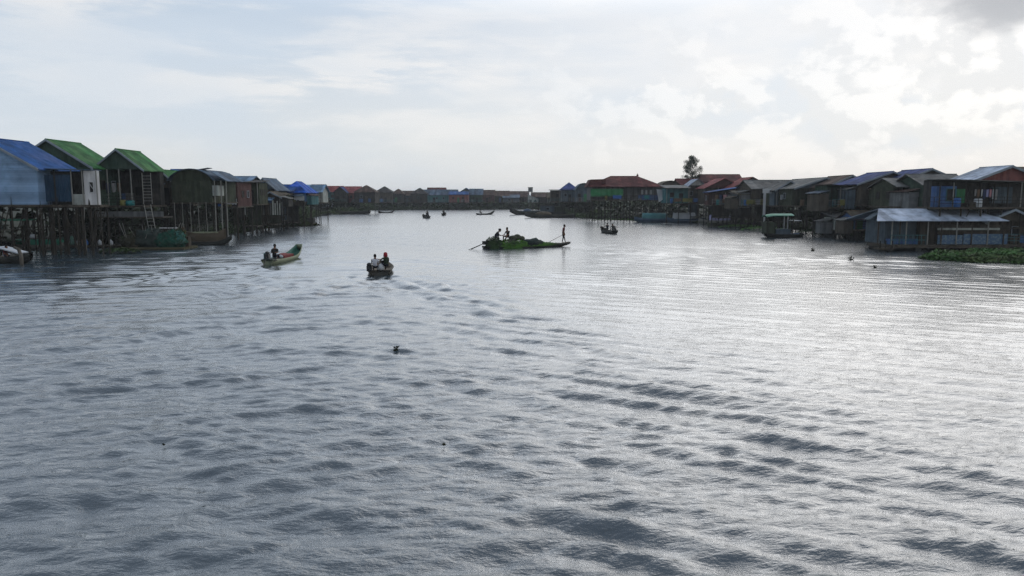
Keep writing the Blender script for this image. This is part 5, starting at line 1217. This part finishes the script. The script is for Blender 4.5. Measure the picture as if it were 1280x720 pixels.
def blob(a0, e0, ra, re):                                # soft patch of sky round azimuth a0 and elevation e0 (degrees)
    da = M_('DIVIDE', M_('SUBTRACT', az, math.radians(a0)), math.radians(ra)); de = M_('DIVIDE', M_('SUBTRACT', el, math.radians(e0)), math.radians(re))
    return M_('EXPONENT', M_('MULTIPLY', M_('ADD', M_('MULTIPLY', da, da), M_('MULTIPLY', de, de)), -1.0))
def mixc(f, a, b, mode='MIX'):
    n = nn(nt, 'ShaderNodeMix', data_type='RGBA', blend_type=mode)
    if isinstance(f, (int, float)): n.inputs['Factor'].default_value = f
    else: L.new(f, n.inputs['Factor'])
    for s_, v in (('A', a), ('B', b)):
        if isinstance(v, tuple): n.inputs[s_].default_value = (*v, 1)
        else: L.new(v, n.inputs[s_])
    return n.outputs['Result']
# veil of high cloud: blue grey overhead, paler towards horizon and sun
sunv = nn(nt, 'ShaderNodeVectorMath', operation='DOT_PRODUCT'); L.new(tc.outputs['Generated'], sunv.inputs[0]); sunv.inputs[1].default_value = sd
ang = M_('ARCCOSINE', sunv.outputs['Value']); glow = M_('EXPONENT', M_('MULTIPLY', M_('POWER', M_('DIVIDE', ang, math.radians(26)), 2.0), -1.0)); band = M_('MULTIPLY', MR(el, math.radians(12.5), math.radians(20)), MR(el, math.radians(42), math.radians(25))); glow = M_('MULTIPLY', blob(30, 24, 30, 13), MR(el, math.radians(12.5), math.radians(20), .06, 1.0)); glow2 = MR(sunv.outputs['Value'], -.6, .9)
veil = mixc(MR(el, 0.0, .34), (6.9, 7.2, 7.4), (4.6, 5.65, 6.95))
veil = mixc(MR(el, .22, .8), veil, (3.0, 4.0, 5.6))
veil = mixc(M_('MULTIPLY', MR(az, -.35, .35), MR(el, .9, .3)), veil, (7.7, 7.8, 7.95)) 
# streaks of thin cloud
st = NO(vec(M_('MULTIPLY', az, 1.0), M_('MULTIPLY', el, 6.0)), 3.2, 8, .6, .35)
st2 = NO(vec(M_('MULTIPLY', az, 1.6), M_('MULTIPLY', el, 9.0), 4.0), 3.0, 9, .62, .2)
m1 = MR(M_('ADD', M_('MULTIPLY', st, .5), M_('MULTIPLY', st2, .5)), .44, .60)
streak = M_('ADD', M_('MULTIPLY', m1, M_('MULTIPLY', MR(el, .02, .09), .75)), M_('MULTIPLY', MR(st2, .42, .56), M_('ADD', M_('ADD', blob(-26, 7.6, 11, 1.3), blob(-10, 9.3, 9, 1.3)), blob(-32, 14, 7, 2.0))), clamp=True)
veil = mixc(M_('MULTIPLY', streak, .8), veil, (8.3, 8.2, 8.1))
bl = MR(NO(vec(az, M_('MULTIPLY', el, 3.0), 9.0), 2.4, 5, .5), .5, .68)
veil = mixc(M_('MULTIPLY', bl, .6), veil, (5.9, 6.7, 7.6))
veil = mixc(M_('MULTIPLY', M_('MULTIPLY', band, MR(Y_, -.1, .4)), MR(az, -.6, .12, .2, 1.0)), veil, (10.4, 11.6, 13.0))  # bright belt above the frame, added so the water reflects more light
veil = mixc(glow, veil, (16, 16.3, 16.8))  # glow over the frame's right side, placed and shaped to brighten the water
# heaped clouds on the right
cu = NO(vec(az, M_('MULTIPLY', el, 1.35), 2.0), 11, 12, .56, .12)
cu2 = NO(vec(M_('ADD', az, .012), M_('MULTIPLY', M_('ADD', el, .016), 1.35), 2.0), 11, 12, .56, .12)
reg = M_('ADD', blob(33, 9, 13, 10), M_('MULTIPLY', blob(12, 7, 12, 5), .6), clamp=True)
edge_c = MR(M_('ADD', cu, M_('MULTIPLY', reg, .22)), .55, .645)
lit = MR(M_('SUBTRACT', cu, cu2), -.05, .05)
cc = mixc(lit, (7.3, 7.45, 7.6), (9.0, 8.97, 8.92))
veil = mixc(M_('MULTIPLY', edge_c, M_('MULTIPLY', reg, .95)), veil, cc)
dk = M_('MULTIPLY', MR(M_('ADD', NO(vec(az, M_('MULTIPLY', el, 1.6), 6.0), 7.0, 9, .55), M_('MULTIPLY', blob(34.5, 12.6, 5.0, 2.6), .42)), .56, .80), blob(34.5, 13, 9, 4.5))
veil = mixc(dk, veil, (3.3, 3.55, 3.95))
# the half of the sky turned away from the sun is duller
fall = MR(sunv.outputs['Value'], -.8, .1, .60, 1.0)
veil = mixc(1.0, veil, vec(fall, fall, fall), 'MULTIPLY')
col = mixc(.9, sky.outputs[0], veil)
L.new(col, bg.inputs['Color'])
sl = bpy.data.lights.new('sun', 'SUN'); sl.energy = .5; sl.angle = math.radians(60); sl.color = (1, .96, .9)
so = bpy.data.objects.new('sun', sl); COL.objects.link(so); so.rotation_euler = (-sd).to_track_quat('-Z', 'Y').to_euler(); so.location = (60, 60, 60)

hz = MB(); hz.box(-8000, 8000, -70, 8000, -3, 20)
HAZE = True
if HAZE:
    m = bpy.data.materials.new('haze_air'); m.use_nodes = True; n_ = m.node_tree; n_.nodes.remove(n_.nodes['Principled BSDF'])
    pv = n_.nodes.new('ShaderNodeVolumePrincipled'); pv.inputs['Density'].default_value = .00028; pv.inputs['Color'].default_value = (.9, .95, 1, 1); pv.inputs['Anisotropy'].default_value = .3
    n_.links.new(pv.outputs[0], n_.nodes['Material Output'].inputs['Volume'])
    tag(hz.build('haze', m), 'faint pale haze over the river', kind='stuff')

cam = bpy.data.cameras.new('camera'); co = bpy.data.objects.new('camera', cam); COL.objects.link(co)
cam.lens = F/1280*36; cam.sensor_width = 36; cam.clip_end = 20000; cam.clip_start = .1
co.location = (0, 0, CAM_H); co.rotation_euler = (PI/2-TH, 0, 0); S.camera = co
S.view_settings.view_transform = 'Standard'; S.view_settings.look = 'None'; S.view_settings.exposure = .14; S.view_settings.gamma = 1
S.cycles.use_denoising = True; S.cycles.denoising_prefilter = 'FAST'
S.cycles.max_bounces = 6; S.cycles.volume_bounces = 0; S.cycles.caustics_reflective = False; S.cycles.caustics_refractive = False
S.render.film_transparent = False
